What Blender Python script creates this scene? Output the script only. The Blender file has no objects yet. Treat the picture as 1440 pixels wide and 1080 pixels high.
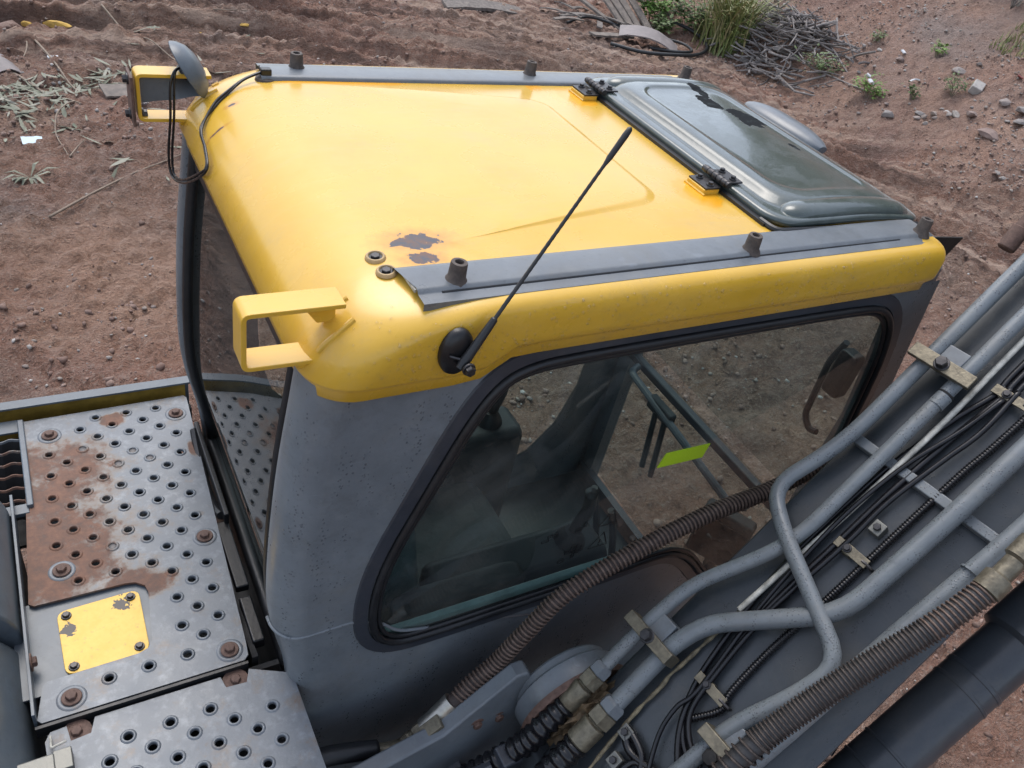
import bpy, bmesh, math, random
import numpy as np
from mathutils import Vector, Matrix

random.seed(7)
RNG = np.random.default_rng(11)
S = bpy.context.scene
COL = S.collection

# ------------------------------------------------------------------ camera
cam_d = bpy.data.cameras.new('camera'); cam = bpy.data.objects.new('camera', cam_d)
COL.objects.link(cam); S.camera = cam
cam_d.sensor_width = 36.0; cam_d.lens = 28.6; cam_d.clip_start = 0.02; cam_d.clip_end = 2000
AX = Vector((2080, -380, 1144)).normalized()
AZ = Vector((2080, -380, 1144)).cross(Vector((-836, -1132, 1144))).normalized()
AY = AZ.cross(AX)
rot = Matrix(((AX[0], -AX[1], -AX[2]), (AY[0], -AY[1], -AY[2]), (AZ[0], -AZ[1], -AZ[2])))
cam.matrix_world = Matrix.Translation((0, 0, 3.5)) @ rot.to_4x4()

# ------------------------------------------------------------------ sky, sun, exposure
SUN_ELEV, SUN_AZ = math.radians(62), math.radians(85)     # azimuth: direction the light comes from, from +X
W = bpy.data.worlds.new('World'); S.world = W; W.use_nodes = True
wn = W.node_tree; bgn = wn.nodes['Background']
sky = wn.nodes.new('ShaderNodeTexSky'); sky.sky_type = 'NISHITA'; sky.sun_disc = False
sky.sun_elevation = SUN_ELEV; sky.sun_rotation = math.pi/2 - SUN_AZ
sky.air_density = 1.0; sky.dust_density = 2.5; sky.ozone_density = 1.0
hsv = wn.nodes.new('ShaderNodeHueSaturation'); hsv.inputs['Saturation'].default_value = 0.6
wn.links.new(sky.outputs[0], hsv.inputs['Color']); wn.links.new(hsv.outputs[0], bgn.inputs['Color'])
bgn.inputs['Strength'].default_value = 0.15
sl = bpy.data.lights.new('sun', 'SUN'); sl.energy = 0.5; sl.angle = math.radians(38); sl.color = (1, .97, .92)
so = bpy.data.objects.new('sun', sl); COL.objects.link(so)
sd = Vector((math.cos(SUN_ELEV)*math.cos(SUN_AZ), math.cos(SUN_ELEV)*math.sin(SUN_AZ), math.sin(SUN_ELEV)))
so.rotation_euler = sd.to_track_quat('Z', 'Y').to_euler()
S.view_settings.view_transform = 'Standard'; S.view_settings.look = 'None'
S.view_settings.exposure = 1.05; S.view_settings.gamma = 1.0

# ------------------------------------------------------------------ object helpers
def tag(o, label=None, cat=None, group=None, kind=None):
    if label: o['label'] = label
    if cat: o['category'] = cat
    if group: o['group'] = group
    if kind: o['kind'] = kind
    return o

def thing(name, loc, label, cat, group=None):
    o = bpy.data.objects.new(name, None); COL.objects.link(o); o.location = loc
    o.empty_display_size = .1
    return tag(o, label, cat, group)

def link(name, me, parent=None, loc=(0, 0, 0), rot=None):
    o = bpy.data.objects.new(name, me); COL.objects.link(o)
    o.location = loc
    if rot is not None: o.rotation_euler = rot
    if parent is not None:
        o.parent = parent
        if parent.type == 'EMPTY': o.location = Vector(loc) - parent.location
        else:                                    # mesh parents sit with their data in world space
            p = parent.location.copy()
            if parent.parent: p += parent.parent.location
            o.location = Vector(loc) - p
    return o

class MB:
    """collects faces of one piece"""
    def __init__(s): s.v = []; s.f = []
    def add(s, vs, fs):
        b = len(s.v); s.v += [tuple(v) for v in vs]; s.f += [tuple(i+b for i in f) for f in fs]; return s
    def box(s, c, d, M=None):
        vs = [Vector((x*d[0]/2, y*d[1]/2, z*d[2]/2)) for x in (-1, 1) for y in (-1, 1) for z in (-1, 1)]
        if M is not None: vs = [M @ v for v in vs]
        c = Vector(c)
        return s.add([v+c for v in vs], [(0,1,3,2),(4,6,7,5),(0,4,5,1),(2,3,7,6),(0,2,6,4),(1,5,7,3)])
    def rings(s, R, close=True, cap0=False, cap1=False):
        n = len(R[0]); vs = [p for r in R for p in r]; fs = []
        for k in range(len(R)-1):
            for i in range(n if close else n-1):
                j = (i+1) % n
                fs.append((k*n+i, k*n+j, (k+1)*n+j, (k+1)*n+i))
        if cap0: fs.append(tuple(range(n-1, -1, -1)))
        if cap1: fs.append(tuple((len(R)-1)*n+i for i in range(n)))
        return s.add(vs, fs)
    def tube(s, path, r, n=12, cap=True, rad=None):
        path = [Vector(p) for p in path]; fr = frames(path); R = []
        for k, (p, (u, w)) in enumerate(zip(path, fr)):
            rr = rad[k] if rad is not None else r
            R.append([p + (u*math.cos(2*math.pi*i/n) + w*math.sin(2*math.pi*i/n))*rr for i in range(n)])
        return s.rings(R, True, cap, cap)
    def lathe(s, c, axis, prof, n=24, cap=True):
        c = Vector(c); a = Vector(axis).normalized(); u = a.orthogonal().normalized(); w = a.cross(u)
        R = [[c + a*h + (u*math.cos(2*math.pi*i/n) + w*math.sin(2*math.pi*i/n))*max(r, 1e-5) for i in range(n)] for r, h in prof]
        return s.rings(R, True, cap, cap)
    def prism(s, poly, fn, a, b):
        """poly: 2D points, fn(u, v, k) -> 3D; extruded from a to b"""
        n = len(poly); return s.rings([[fn(u, v, a) for u, v in poly], [fn(u, v, b) for u, v in poly]], True, True, True)
    def mesh(s, name, mat, smooth=35):
        me = bpy.data.meshes.new(name); me.from_pydata([tuple(v) for v in s.v], [], s.f)
        bm = bmesh.new(); bm.from_mesh(me); bmesh.ops.recalc_face_normals(bm, faces=bm.faces); bm.to_mesh(me); bm.free()
        if mat: me.materials.append(mat)
        if smooth:
            me.polygons.foreach_set('use_smooth', [True]*len(me.polygons))
            if smooth < 180: me.set_sharp_from_angle(angle=math.radians(smooth))
        return me
    def build(s, name, mat, parent=None, smooth=35, bevel=0, seg=2):
        o = link(name, s.mesh(name, mat, smooth), parent)
        if bevel:
            m = o.modifiers.new('bevel', 'BEVEL'); m.width = bevel; m.segments = seg; m.limit_method = 'ANGLE'; m.angle_limit = math.radians(40)
            m.harden_normals = True
        return o

def frames(path):
    n = len(path); T = []
    for i in range(n):
        a = path[max(i-1, 0)]; b = path[min(i+1, n-1)]; T.append((b-a).normalized())
    u = T[0].orthogonal().normalized(); out = []
    for i in range(n):
        u = (u - T[i]*u.dot(T[i])).normalized(); out.append((u, T[i].cross(u)))
    return out

def smooth_path(P, n=10):
    P = [Vector(p) for p in P]; Q = [P[0]*2-P[1]] + P + [P[-1]*2-P[-2]]; out = []
    for i in range(1, len(Q)-2):
        p0, p1, p2, p3 = Q[i-1:i+3]
        for k in range(n):
            t = k/n
            out.append(.5*((2*p1) + (p2-p0)*t + (2*p0-5*p1+4*p2-p3)*t*t + (3*p1-p0-3*p2+p3)*t**3))
    out.append(P[-1]); return out

def resample(P, step):
    P = [Vector(p) for p in P]; L = [0]
    for a, b in zip(P, P[1:]): L.append(L[-1]+(b-a).length)
    N = max(2, int(L[-1]/step)); out = []; j = 0
    for k in range(N+1):
        t = L[-1]*k/N
        while j < len(L)-2 and L[j+1] < t: j += 1
        out.append(P[j].lerp(P[j+1], (t-L[j])/max(L[j+1]-L[j], 1e-9)))
    return out

def fillet(P, r, n=6):
    """polyline with rounded corners; r single or per inner corner"""
    P = [Vector(p) for p in P]; out = [P[0]]
    for i in range(1, len(P)-1):
        rr = r if not isinstance(r, (list, tuple)) else r[i-1]
        a = (P[i-1]-P[i]); b = (P[i+1]-P[i]); l = min(rr, a.length*.48, b.length*.48)
        p0 = P[i]+a.normalized()*l; p1 = P[i]+b.normalized()*l
        for k in range(n+1):
            t = k/n; out.append(p0*(1-t)**2 + P[i]*2*t*(1-t) + p1*t*t)
    out.append(P[-1]); return out

def helix(path, r, pitch, wire, step=14, n=5):
    P = resample(path, pitch/step); fr = frames(P); pts = []
    for k, (p, (u, w)) in enumerate(zip(P, fr)):
        a = 2*math.pi*k/step; rr = r[min(k*len(r)//len(P), len(r)-1)] if isinstance(r, list) else r
        pts.append(p + (u*math.cos(a)+w*math.sin(a))*rr)
    return MB().tube(pts, wire, n)

def chaikin(P, it=2):
    P = [Vector(p) for p in P]
    for _ in range(it):
        Q = []
        for a, b in zip(P, P[1:]+P[:1]): Q += [a*.75+b*.25, a*.25+b*.75]
        P = Q
    return P

def offset2(P, d):
    """closed 2D loop offset outward (CCW) by d"""
    n = len(P); out = []
    ar = sum(P[i][0]*P[(i+1) % n][1]-P[(i+1) % n][0]*P[i][1] for i in range(n)); sg = 1 if ar > 0 else -1
    for i in range(n):
        t = (Vector(P[(i+1) % n])-Vector(P[i-1])).normalized(); out.append(Vector((P[i][0]+t.y*d*sg, P[i][1]-t.x*d*sg)))
    return out

def circ(c, r, n=14, a0=0): return [Vector((c[0]+r*math.cos(a0+2*math.pi*i/n), c[1]+r*math.sin(a0+2*math.pi*i/n))) for i in range(n)]

def fill2(loops, fn):
    """area between an outer loop and hole loops -> MB"""
    bm = bmesh.new()
    for L in loops:
        vs = [bm.verts.new((p[0], p[1], 0)) for p in L]
        for i in range(len(vs)): bm.edges.new((vs[i], vs[(i+1) % len(vs)]))
    bmesh.ops.triangle_fill(bm, use_beauty=True, use_dissolve=False, edges=bm.edges[:], normal=(0, 0, 1))
    bm.verts.index_update(); m = MB()
    m.add([fn(v.co.x, v.co.y) for v in bm.verts], [tuple(v.index for v in f.verts) for f in bm.faces]); bm.free(); return m

def solidify(o, t, off=-1):
    m = o.modifiers.new('thickness', 'SOLIDIFY'); m.thickness = t; m.offset = off; return o

# ------------------------------------------------------------------ materials
class NT:
    def __init__(s, name):
        s.m = bpy.data.materials.new(name); s.m.use_nodes = True; s.t = s.m.node_tree; s.b = s.t.nodes['Principled BSDF']
        s.co = s.n('ShaderNodeTexCoord').outputs['Object']
    def n(s, k, **kw):
        x = s.t.nodes.new(k)
        for a, b in kw.items(): setattr(x, a, b)
        return x
    def l(s, a, b): s.t.links.new(a, b)
    def val(s, sock, v):
        if hasattr(v, 'is_output'): s.l(v, sock)
        else: sock.default_value = v
    def map(s, scale=(1,1,1), loc=(0,0,0), rot=(0,0,0), src=None):
        m = s.n('ShaderNodeMapping'); m.inputs['Scale'].default_value = scale; m.inputs['Location'].default_value = loc
        m.inputs['Rotation'].default_value = rot; s.l(src or s.co, m.inputs[0]); return m.outputs[0]
    def noise(s, sc, det=4, rough=.55, src=None, dist=0):
        x = s.n('ShaderNodeTexNoise'); x.inputs['Scale'].default_value = sc; x.inputs['Detail'].default_value = det
        x.inputs['Roughness'].default_value = rough; x.inputs['Distortion'].default_value = dist; s.l(src or s.co, x.inputs['Vector']); return x.outputs['Fac']
    def vor(s, sc, src=None, feat='F1', out='Distance', rnd=1):
        x = s.n('ShaderNodeTexVoronoi', feature=feat); x.inputs['Scale'].default_value = sc; x.inputs['Randomness'].default_value = rnd
        s.l(src or s.co, x.inputs['Vector']); return x.outputs[out]
    def ramp(s, src, a, b, ca=0., cb=1., smooth=False):
        x = s.n('ShaderNodeMapRange'); x.clamp = True
        if smooth: x.interpolation_type = 'SMOOTHSTEP'
        s.l(src, x.inputs['Value']); x.inputs['From Min'].default_value = a; x.inputs['From Max'].default_value = b
        x.inputs['To Min'].default_value = ca; x.inputs['To Max'].default_value = cb; return x.outputs[0]
    def math(s, op, a, b=None, c=None):
        x = s.n('ShaderNodeMath', operation=op); s.val(x.inputs[0], a)
        if b is not None: s.val(x.inputs[1], b)
        if c is not None: s.val(x.inputs[2], c)
        return x.outputs[0]
    def mix(s, f, a, b):
        x = s.n('ShaderNodeMix', data_type='RGBA'); s.val(x.inputs[0], f)
        for k, v in ((6, a), (7, b)):
            if hasattr(v, 'is_output'): s.l(v, x.inputs[k])
            else: x.inputs[k].default_value = (*v[:3], 1)
        return x.outputs[2]
    def mixf(s, f, a, b):
        x = s.n('ShaderNodeMix', data_type='FLOAT'); s.val(x.inputs[0], f); s.val(x.inputs[2], a); s.val(x.inputs[3], b); return x.outputs[0]
    def sep(s, src=None):
        x = s.n('ShaderNodeSeparateXYZ'); s.l(src or s.co, x.inputs[0]); return x.outputs
    def bump(s, h, st=.3, dist=.01, nrm=None):
        x = s.n('ShaderNodeBump'); x.inputs['Strength'].default_value = st; x.inputs['Distance'].default_value = dist
        s.l(h, x.inputs['Height'])
        if nrm is not None: s.l(nrm, x.inputs['Normal'])
        return x.outputs[0]
    def out(s, col=None, rough=None, metal=None, nrm=None, coat=None, spec=None, coatr=.05):
        b = s.b
        if col is not None:
            if hasattr(col, 'is_output'): s.l(col, b.inputs['Base Color'])
            else: b.inputs['Base Color'].default_value = (*col[:3], 1)
        if rough is not None: s.val(b.inputs['Roughness'], rough)
        if metal is not None: s.val(b.inputs['Metallic'], metal)
        if nrm is not None: s.l(nrm, b.inputs['Normal'])
        if coat is not None: s.val(b.inputs['Coat Weight'], coat); b.inputs['Coat Roughness'].default_value = coatr
        if spec is not None: s.val(b.inputs['Specular IOR Level'], spec)
        return s.m
    def blob(s, c, r, amp=.5, nsc=40):
        """ragged patch mask round c with radii r, 1 inside"""
        v = s.n('ShaderNodeVectorMath', operation='SUBTRACT'); s.l(s.co, v.inputs[0]); v.inputs[1].default_value = c
        d = s.n('ShaderNodeVectorMath', operation='DIVIDE'); s.l(v.outputs[0], d.inputs[0]); d.inputs[1].default_value = r
        ln = s.n('ShaderNodeVectorMath', operation='LENGTH'); s.l(d.outputs[0], ln.inputs[0])
        nz = s.noise(nsc, 4, .6); e = s.math('MULTIPLY_ADD', s.math('SUBTRACT', nz, .5), amp*2, ln.outputs['Value'])
        return e

def M_yellow(roof=True):
    s = NT('yellow_paint' if roof else 'yellow_plate_paint')
    n1 = s.noise(5, 5, .6); n2 = s.noise(60, 3, .6); n3 = s.noise(2.2, 3, .5)
    c = s.mix(s.ramp(n1, .3, .7), (.63, .365, .024), (.70, .42, .042))
    c = s.mix(s.ramp(n2, .55, .8, 0, .3), c, (.60, .32, .022))
    streak = s.noise(1, 4, .7, src=s.map((6, 70, 6)))
    c = s.mix(s.ramp(streak, .52, .75, 0, .22), c, (.72, .47, .12))
    grime = s.noise(9, 6, .75); c = s.mix(s.ramp(grime, .54, .80, 0, .42), c, (.42, .28, .09)); dust = s.noise(2.0, 7, .8, src=s.map((1, 2.2, 1)), dist=.8); c = s.mix(s.ramp(dust, .52, .72, 0, .30), c, (.50, .36, .16))
    scr = s.ramp(s.noise(1, 3, .8, src=s.map((4, 120, 4), rot=(0, 0, .35))), .64, .70, 0, .22); c = s.mix(scr, c, (.55, .40, .16))
    specks = s.ramp(s.vor(38, feat='F1'), .0, .06, 1, 0); sel = s.ramp(s.vor(38, out='Color'), .80, .82)
    c = s.mix(s.math('MULTIPLY', specks, sel), c, (.16, .09, .04))
    up = s.ramp(s.sep(s.n('ShaderNodeNewGeometry').outputs['Normal'])[2], .6, .95)
    fade_sheen = s.math('MULTIPLY', up, s.ramp(s.noise(3.5, 6, .7), .35, .7, .08, .42)); c = s.mix(fade_sheen, c, (.70, .47, .13))  # upward faces paler: chalky fade plus sky sheen put into the colour
    rough = s.ramp(n1, .25, .75, .18, .36)
    # rain drops standing on the paint
    dv = s.vor(75); dsel = s.ramp(s.vor(75, out='Color'), .62, .66); drop = s.math('MULTIPLY', s.ramp(dv, .1, .42, 1, 0, True), dsel)
    side = s.ramp(s.n('ShaderNodeNewGeometry').outputs['Normal'], 0, 1)
    nz = s.sep(s.n('ShaderNodeNewGeometry').outputs['Normal'])[2]
    drop = s.math('MULTIPLY', drop, s.ramp(nz, .55, .9, 1, .0))
    if roof:
        z = s.sep()[2]
        e = s.blob((.519, 1.030, 2.85), (.046, .025, .05), .95, 60); e2 = s.blob((.512, .979, 2.85), (.030, .016, .05), 1.0, 75)
        e3 = s.blob((.375, 1.62, 2.80), (.012, .006, .05), .6, 70); e4 = s.blob((.335, 1.56, 2.78), (.02, .004, .05), .6, 70)
        mn = s.math('MINIMUM', s.math('MINIMUM', e, e2), s.math('MINIMUM', e3, e4))
        c = s.mix(s.ramp(mn, .85, 1.9, .55, 0), c, (.50, .17, .02))
        bare = s.ramp(mn, .82, .88, 1, 0)
        c = s.mix(bare, c, s.mix(s.ramp(n2, .4, .65), (.05, .052, .065), (.13, .06, .035)))
        rough = s.mixf(bare, rough, .6)
        # dull touch-up patches by the hinges and on the far edge
        for cc, rr in (((1.185, 1.125, 2.85), (.05, .06, .1)), ((1.19, 1.615, 2.85), (.05, .055, .1)), ((1.10, 1.675, 2.85), (.02, .03, .1)), ((.62, 1.685, 2.85), (.16, .02, .1))):
            c = s.mix(s.ramp(s.blob(cc, rr, .5, 30), .9, 1.05, .8, 0), c, (.80, .36, .006))
    h = s.math('ADD', s.math('MULTIPLY', n2, .03), s.math('MULTIPLY', drop, .18))
    nb = s.bump(h, .4, .0025); nb = s.bump(n3, .12, .02, nb)
    return s.out(c, rough, 0, nb, .24, coatr=.10)

def M_grey(name='grey_paint', base=(.146, .165, .182), dots=True, dsc=150, dth=.52, dk=.45):
    s = NT(name)
    n1 = s.noise(6, 6, .65); n2 = s.noise(120, 2, .5); n4 = s.noise(28, 5, .7)
    k = base
    c = s.mix(s.ramp(n1, .3, .7), tuple(x*.86 for x in k), tuple(x*1.22 for x in k))
    c = s.mix(s.ramp(n4, .5, .8, 0, .35), c, (k[0]*1.7, k[1]*1.65, k[2]*1.5)); gm = s.noise(11, 7, .75); c = s.mix(s.ramp(gm, .54, .74, 0, .45), c, (k[0]*.55, k[1]*.52, k[2]*.48))
    c = s.mix(s.ramp(n2, .6, .75, 0, .35), c, tuple(x*.6 for x in k))
    ds = s.noise(4.5, 8, .8, dist=.7); dm = s.ramp(ds, .50, .70, 0, .34); c = s.mix(dm, c, (.10+k[0]*.55, .088+k[1]*.5, .072+k[2]*.42))
    scr = s.ramp(s.noise(1, 3, .8, src=s.map((9, 9, 160), rot=(.5, .3, .8))), .66, .72, 0, .35); c = s.mix(scr, c, tuple(x*1.8 for x in k))
    rough = s.mixf(dm, s.ramp(n1, .3, .7, .26, .46), .75)
    h = s.math('MULTIPLY', n2, .15)
    if dots:
        dv = s.vor(dsc, src=s.map((1, 1, .75))); m = s.ramp(dv, .22, .40, 1, 0)
        sel = s.ramp(s.noise(1, 4, .7, src=s.map((34, 34, 7))), dth, dth+.08)
        m = s.math('MULTIPLY', m, sel); c = s.mix(s.math('MULTIPLY', m, dk), c, tuple(x*.30 for x in k)); rough = s.mixf(m, rough, .16)
        h = s.math('ADD', h, s.math('MULTIPLY', m, .8))
    return s.out(c, rough, 0, s.bump(h, .35, .002), .1, coatr=.15)

def M_plain(name, col, rough=.5, metal=0, var=.25, sc=20, bump=.15, bsc=150, coat=None):
    s = NT(name); n1 = s.noise(sc, 5, .65)
    c = s.mix(s.ramp(n1, .3, .7), tuple(x*(1-var) for x in col), tuple(x*(1+var) for x in col))
    return s.out(c, s.ramp(n1, .3, .7, rough*.8, min(1, rough*1.2)), metal, s.bump(s.noise(bsc, 3), bump, .003), coat)

def M_plate():
    s = NT('worn_step_plate'); x, y, z = s.sep()
    n1 = s.noise(7, 7, .7); n2 = s.noise(45, 5, .7); n3 = s.noise(160, 3, .6)
    c = s.mix(s.ramp(n1, .3, .7), (.105, .118, .134), (.165, .18, .198))
    c = s.mix(s.ramp(n2, .5, .72, 0, .65), c, (.23, .25, .272)); c = s.mix(s.ramp(n3, .58, .75, 0, .5), c, (.15, .17, .19))
    # rusted area with its own ragged outline
    fx = s.ramp(x, .13, -.02); fy = s.math('MULTIPLY', s.ramp(y, 1.20, 1.26), s.ramp(y, 1.76, 1.66))
    pat = s.math('MULTIPLY', fx, fy)
    spot = s.ramp(s.blob((.095, 1.765, 1.92), (.035, .03, 1), .5, 40), .7, 1.1, 1, 0)
    spot2 = s.ramp(s.blob((.05, 1.22, 1.92), (.09, .05, 1), .5, 30), .6, 1.2, 1, 0)
    spot3 = s.ramp(s.blob((.262, 1.60, 1.92), (.014, .035, 1), .5, 30), .7, 1.1, 1, 0)
    pat = s.math('MAXIMUM', s.math('MAXIMUM', pat, spot3), s.math('MAXIMUM', spot, spot2))
    rm = s.math('ADD', s.math('ADD', s.math('MULTIPLY', pat, .52), s.math('MULTIPLY', s.math('SUBTRACT', s.noise(48, 6, .75), .5), .55)), s.math('MULTIPLY', s.math('SUBTRACT', s.noise(11, 8, .74), .52), 1.5))
    rust = s.ramp(rm, .24, .42); edge = s.ramp(rm, .04, .26)
    c = s.mix(s.math('MULTIPLY', edge, .5), c, (.17, .115, .065))
    rc = s.mix(s.ramp(n2, .3, .7), (.095, .042, .026), (.21, .105, .066))
    c = s.mix(s.math('MULTIPLY', rust, s.ramp(n2, .25, .6, .62, .95)), c, rc)
    rough = s.mixf(rust, s.ramp(n1, .3, .7, .33, .55), .72)
    return s.out(c, rough, s.mixf(rust, .2, 0), s.bump(s.math('ADD', n2, s.math('MULTIPLY', n3, .5)), .25, .002))

def M_rust(name, a=(.10, .042, .022), b=(.21, .11, .07), metal=0):
    s = NT(name); n = s.noise(70, 5, .7)
    return s.out(s.mix(s.ramp(n, .3, .7), a, b), .68, metal, s.bump(n, .4, .003))

def M_glass(name, tint, dirt=.10, rough=.02, clear=False):
    s = NT(name); t = s.t
    tr = s.n('ShaderNodeBsdfTransparent'); tr.inputs[0].default_value = (*tint, 1)
    gl = s.n('ShaderNodeBsdfGlossy'); gl.inputs['Roughness'].default_value = rough
    ge = s.n('ShaderNodeNewGeometry'); dp = s.n('ShaderNodeVectorMath', operation='DOT_PRODUCT')
    s.l(ge.outputs['Incoming'], dp.inputs[0]); s.l(ge.outputs['Normal'], dp.inputs[1])
    fz = s.math('POWER', s.math('SUBTRACT', 1.0, s.math('ABSOLUTE', dp.outputs['Value'])), 5)
    fr = s.math('MULTIPLY_ADD', fz, .92, .05)
    ms = s.n('ShaderNodeMixShader'); s.l(fr, ms.inputs[0]); s.l(tr.outputs[0], ms.inputs[1]); s.l(gl.outputs[0], ms.inputs[2])
    if clear:
        s.l(ms.outputs[0], t.nodes['Material Output'].inputs['Surface']); return s.m
    df = s.n('ShaderNodeBsdfDiffuse'); df.inputs[0].default_value = (.27, .275, .255, 1)
    n1 = s.noise(3.2, 5, .65); dr = s.vor(170); dsel = s.ramp(s.noise(9, 3), .52, .62)
    d = s.math('ADD', s.ramp(n1, .42, .75, .02, dirt), s.math('MULTIPLY', s.math('MULTIPLY', s.ramp(dr, .1, .28, .16, 0), dsel), 1))
    m2 = s.n('ShaderNodeMixShader'); s.l(d, m2.inputs[0]); s.l(ms.outputs[0], m2.inputs[1]); s.l(df.outputs[0], m2.inputs[2])
    s.l(m2.outputs[0], t.nodes['Material Output'].inputs['Surface']); return s.m

def M_hatch():
    s = NT('wet_hatch_paint'); x, y, z = s.sep(); n1 = s.noise(14, 6, .7)
    wet = s.ramp(s.noise(9, 7, .75), .47, .50)
    c = s.mix(s.ramp(n1, .35, .65), (.050, .066, .062), (.070, .090, .086))
    e = s.math('MINIMUM', s.blob((1.585, 1.43, 2.87), (.045, .065, .2), .8, 26), s.blob((1.535, 1.52, 2.87), (.03, .045, .2), .8, 30))
    e = s.math('MINIMUM', e, s.blob((1.60, 1.27, 2.87), (.01, .02, .2), .6, 40)); e = s.math('MINIMUM', e, s.blob((1.56, 1.60, 2.87), (.02, .05, .2), .8, 40))
    dry = s.ramp(e, .9, .96, 1, 0); c = s.mix(dry, c, (.022, .024, .026))
    rough = s.mixf(dry, s.mixf(wet, .26, .13), .8)
    rim = s.ramp(s.noise(40, 5), .55, .7, 0, .3); c = s.mix(rim, c, (.10, .125, .13))
    return s.out(c, rough, 0, s.bump(s.noise(45, 5, .7), .16, .003), s.mixf(dry, .5, 0.0), spec=s.mixf(dry, .5, .02), coatr=.06)

MAT = {}
MAT['yellow'] = M_yellow(True); MAT['grey'] = M_grey(); MAT['hatch'] = M_hatch()
MAT['yellow_flat'] = M_yellow(False)
MAT['grey_dark'] = M_grey('charcoal_frame_paint', (.036, .041, .052), False)
MAT['boom'] = M_grey('boom_paint', (.034, .041, .048), True, 300, .56, .4)
MAT['pipe'] = M_grey('pipe_paint', (.140, .158, .172), True, 230, .48, .5)
MAT['rail'] = M_grey('rail_paint', (.122, .138, .154), False)
MAT['hood'] = M_grey('hood_paint', (.085, .105, .125), False)
MAT['plate'] = M_plate(); MAT['rust'] = M_rust('rusty_steel', (.060, .032, .024), (.16, .095, .072)); MAT['boss'] = M_rust('weathered_boss', (.035, .028, .024), (.11, .085, .07))
MAT['rubber'] = M_plain('black_rubber', (.012, .013, .015), .42, var=.3); MAT['plastic'] = M_plain('black_plastic', (.010, .010, .011), .35)
MAT['cable'] = M_plain('cable_sheath', (.008, .008, .010), .28, var=.4, bump=.05)
MAT['steel'] = M_plain('bare_steel', (.42, .40, .36), .38, 1, .3, 40); MAT['zinc'] = M_plain('zinc_clamp', (.17, .15, .11), .45, .6, .4, 60, .3)
MAT['bolt'] = M_plain('oily_bolt', (.06, .058, .06), .4, .7, .4, 60)
MAT['hose'] = M_rust('hose_cover', (.020, .014, .012), (.06, .04, .034)); MAT['spring'] = M_rust('spring_wire', (.085, .055, .042), (.22, .16, .13), .4)
MAT['spring2'] = M_rust('dark_spring_wire', (.034, .028, .026), (.12, .10, .09), .5)
MAT['white'] = M_plain('white_cord', (.46, .45, .40), .6, var=.5, sc=50); MAT['lime'] = M_plain('lime_film', (.42, .62, .015), .45, var=.05)
MAT['glass'] = M_glass('tinted_window_glass', (.53, .64, .63), .26); MAT['glass_rear'] = M_glass('rear_window_glass', (.76, .81, .79), .05)
MAT['seat'] = M_plain('seat_cloth', (.10, .12, .125), .9, var=.2, sc=60, bump=.4); MAT['interior'] = M_plain('interior_trim', (.030, .036, .040), .6)
MAT['void'] = M_plain('dark_cavity', (.012, .012, .013), .8); MAT['print'] = M_plain('black_print', (.008, .009, .010), .5)
MAT['cylinder'] = M_grey('cylinder_paint', (.040, .046, .055), False); MAT['dirtyyellow'] = M_plain('grimy_yellow_paint', (.32, .20, .03), .6, var=.5, sc=15)
MAT['mud'] = M_rust('caked_mud', (.07, .05, .03), (.19, .13, .07))
MAT['beige'] = M_plain('latch_zinc', (.17, .17, .155), .45, .5)

# ================================================================== TERRAIN
def vnoise(x, y, seed):
    xi = np.floor(x).astype(np.int64); yi = np.floor(y).astype(np.int64); fx = x-xi; fy = y-yi
    def h(a, b):
        n = (a*374761393 + b*668265263 + seed*974634777) & 0x7fffffff
        n = ((n ^ (n >> 13))*1274126177) & 0x7fffffff
        return ((n ^ (n >> 16)) & 0xffff)/65535.0
    u = fx*fx*(3-2*fx); v = fy*fy*(3-2*fy)
    return (h(xi, yi)*(1-u)+h(xi+1, yi)*u)*(1-v) + (h(xi, yi+1)*(1-u)+h(xi+1, yi+1)*u)*v
def fbm(x, y, sc, oct=4, seed=1, g=.5):
    o = 0; a = 1; t = 0
    for k in range(oct): o = o + a*vnoise(x*sc+17.3*k, y*sc-9.1*k, seed+k); t += a; a *= g; sc *= 2.03
    return o/t - .5
def bank(x, y):
    t = np.maximum(0, x - 9.6 - .35*np.sin(.7*y+1.0))
    return .5*np.minimum(np.maximum(t-.25, 0), 3.8)*np.minimum(1, t/1.0) + .14*np.clip(t-4.05, 0, 3) + 1.05*np.clip(t-7, 0, 26)*(.10+.90/(1+np.exp((np.degrees(np.arctan2(y, np.maximum(x, .1)))-43)/1.3)))  # last term: unseen hill, height and azimuth cut shaped for the hatch reflection
def ground_z(x, y, fine=True):
    x = np.asarray(x, float); y = np.asarray(y, float); z = bank(x, y)
    r = np.hypot(x-.5, y-1.5); r = r + .35*fbm(x, y, .35, 2, 5)
    tr = np.exp(-((r-9.6)/1.6)**2)*np.clip(1-(x-9.6), 0, 1)
    z = z + tr*(.10*np.sin(r*7.5+2*fbm(x, y, .5, 2, 9)) + .05*np.sin(r*21+3*fbm(x, y, .8, 2, 4)))*(.6+1.2*(fbm(x, y, .7, 2, 8)+.5))
    z = z + .16*fbm(x, y, .5, 3, 21)
    if fine: z = z + .11*fbm(x, y, 1.7, 4, 2, .6) + .12*np.abs(fbm(x, y, 5.5, 3, 3, .65))*2 + .05*np.maximum(fbm(x, y, 11, 2, 13)-.05, 0)
    return z

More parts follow.
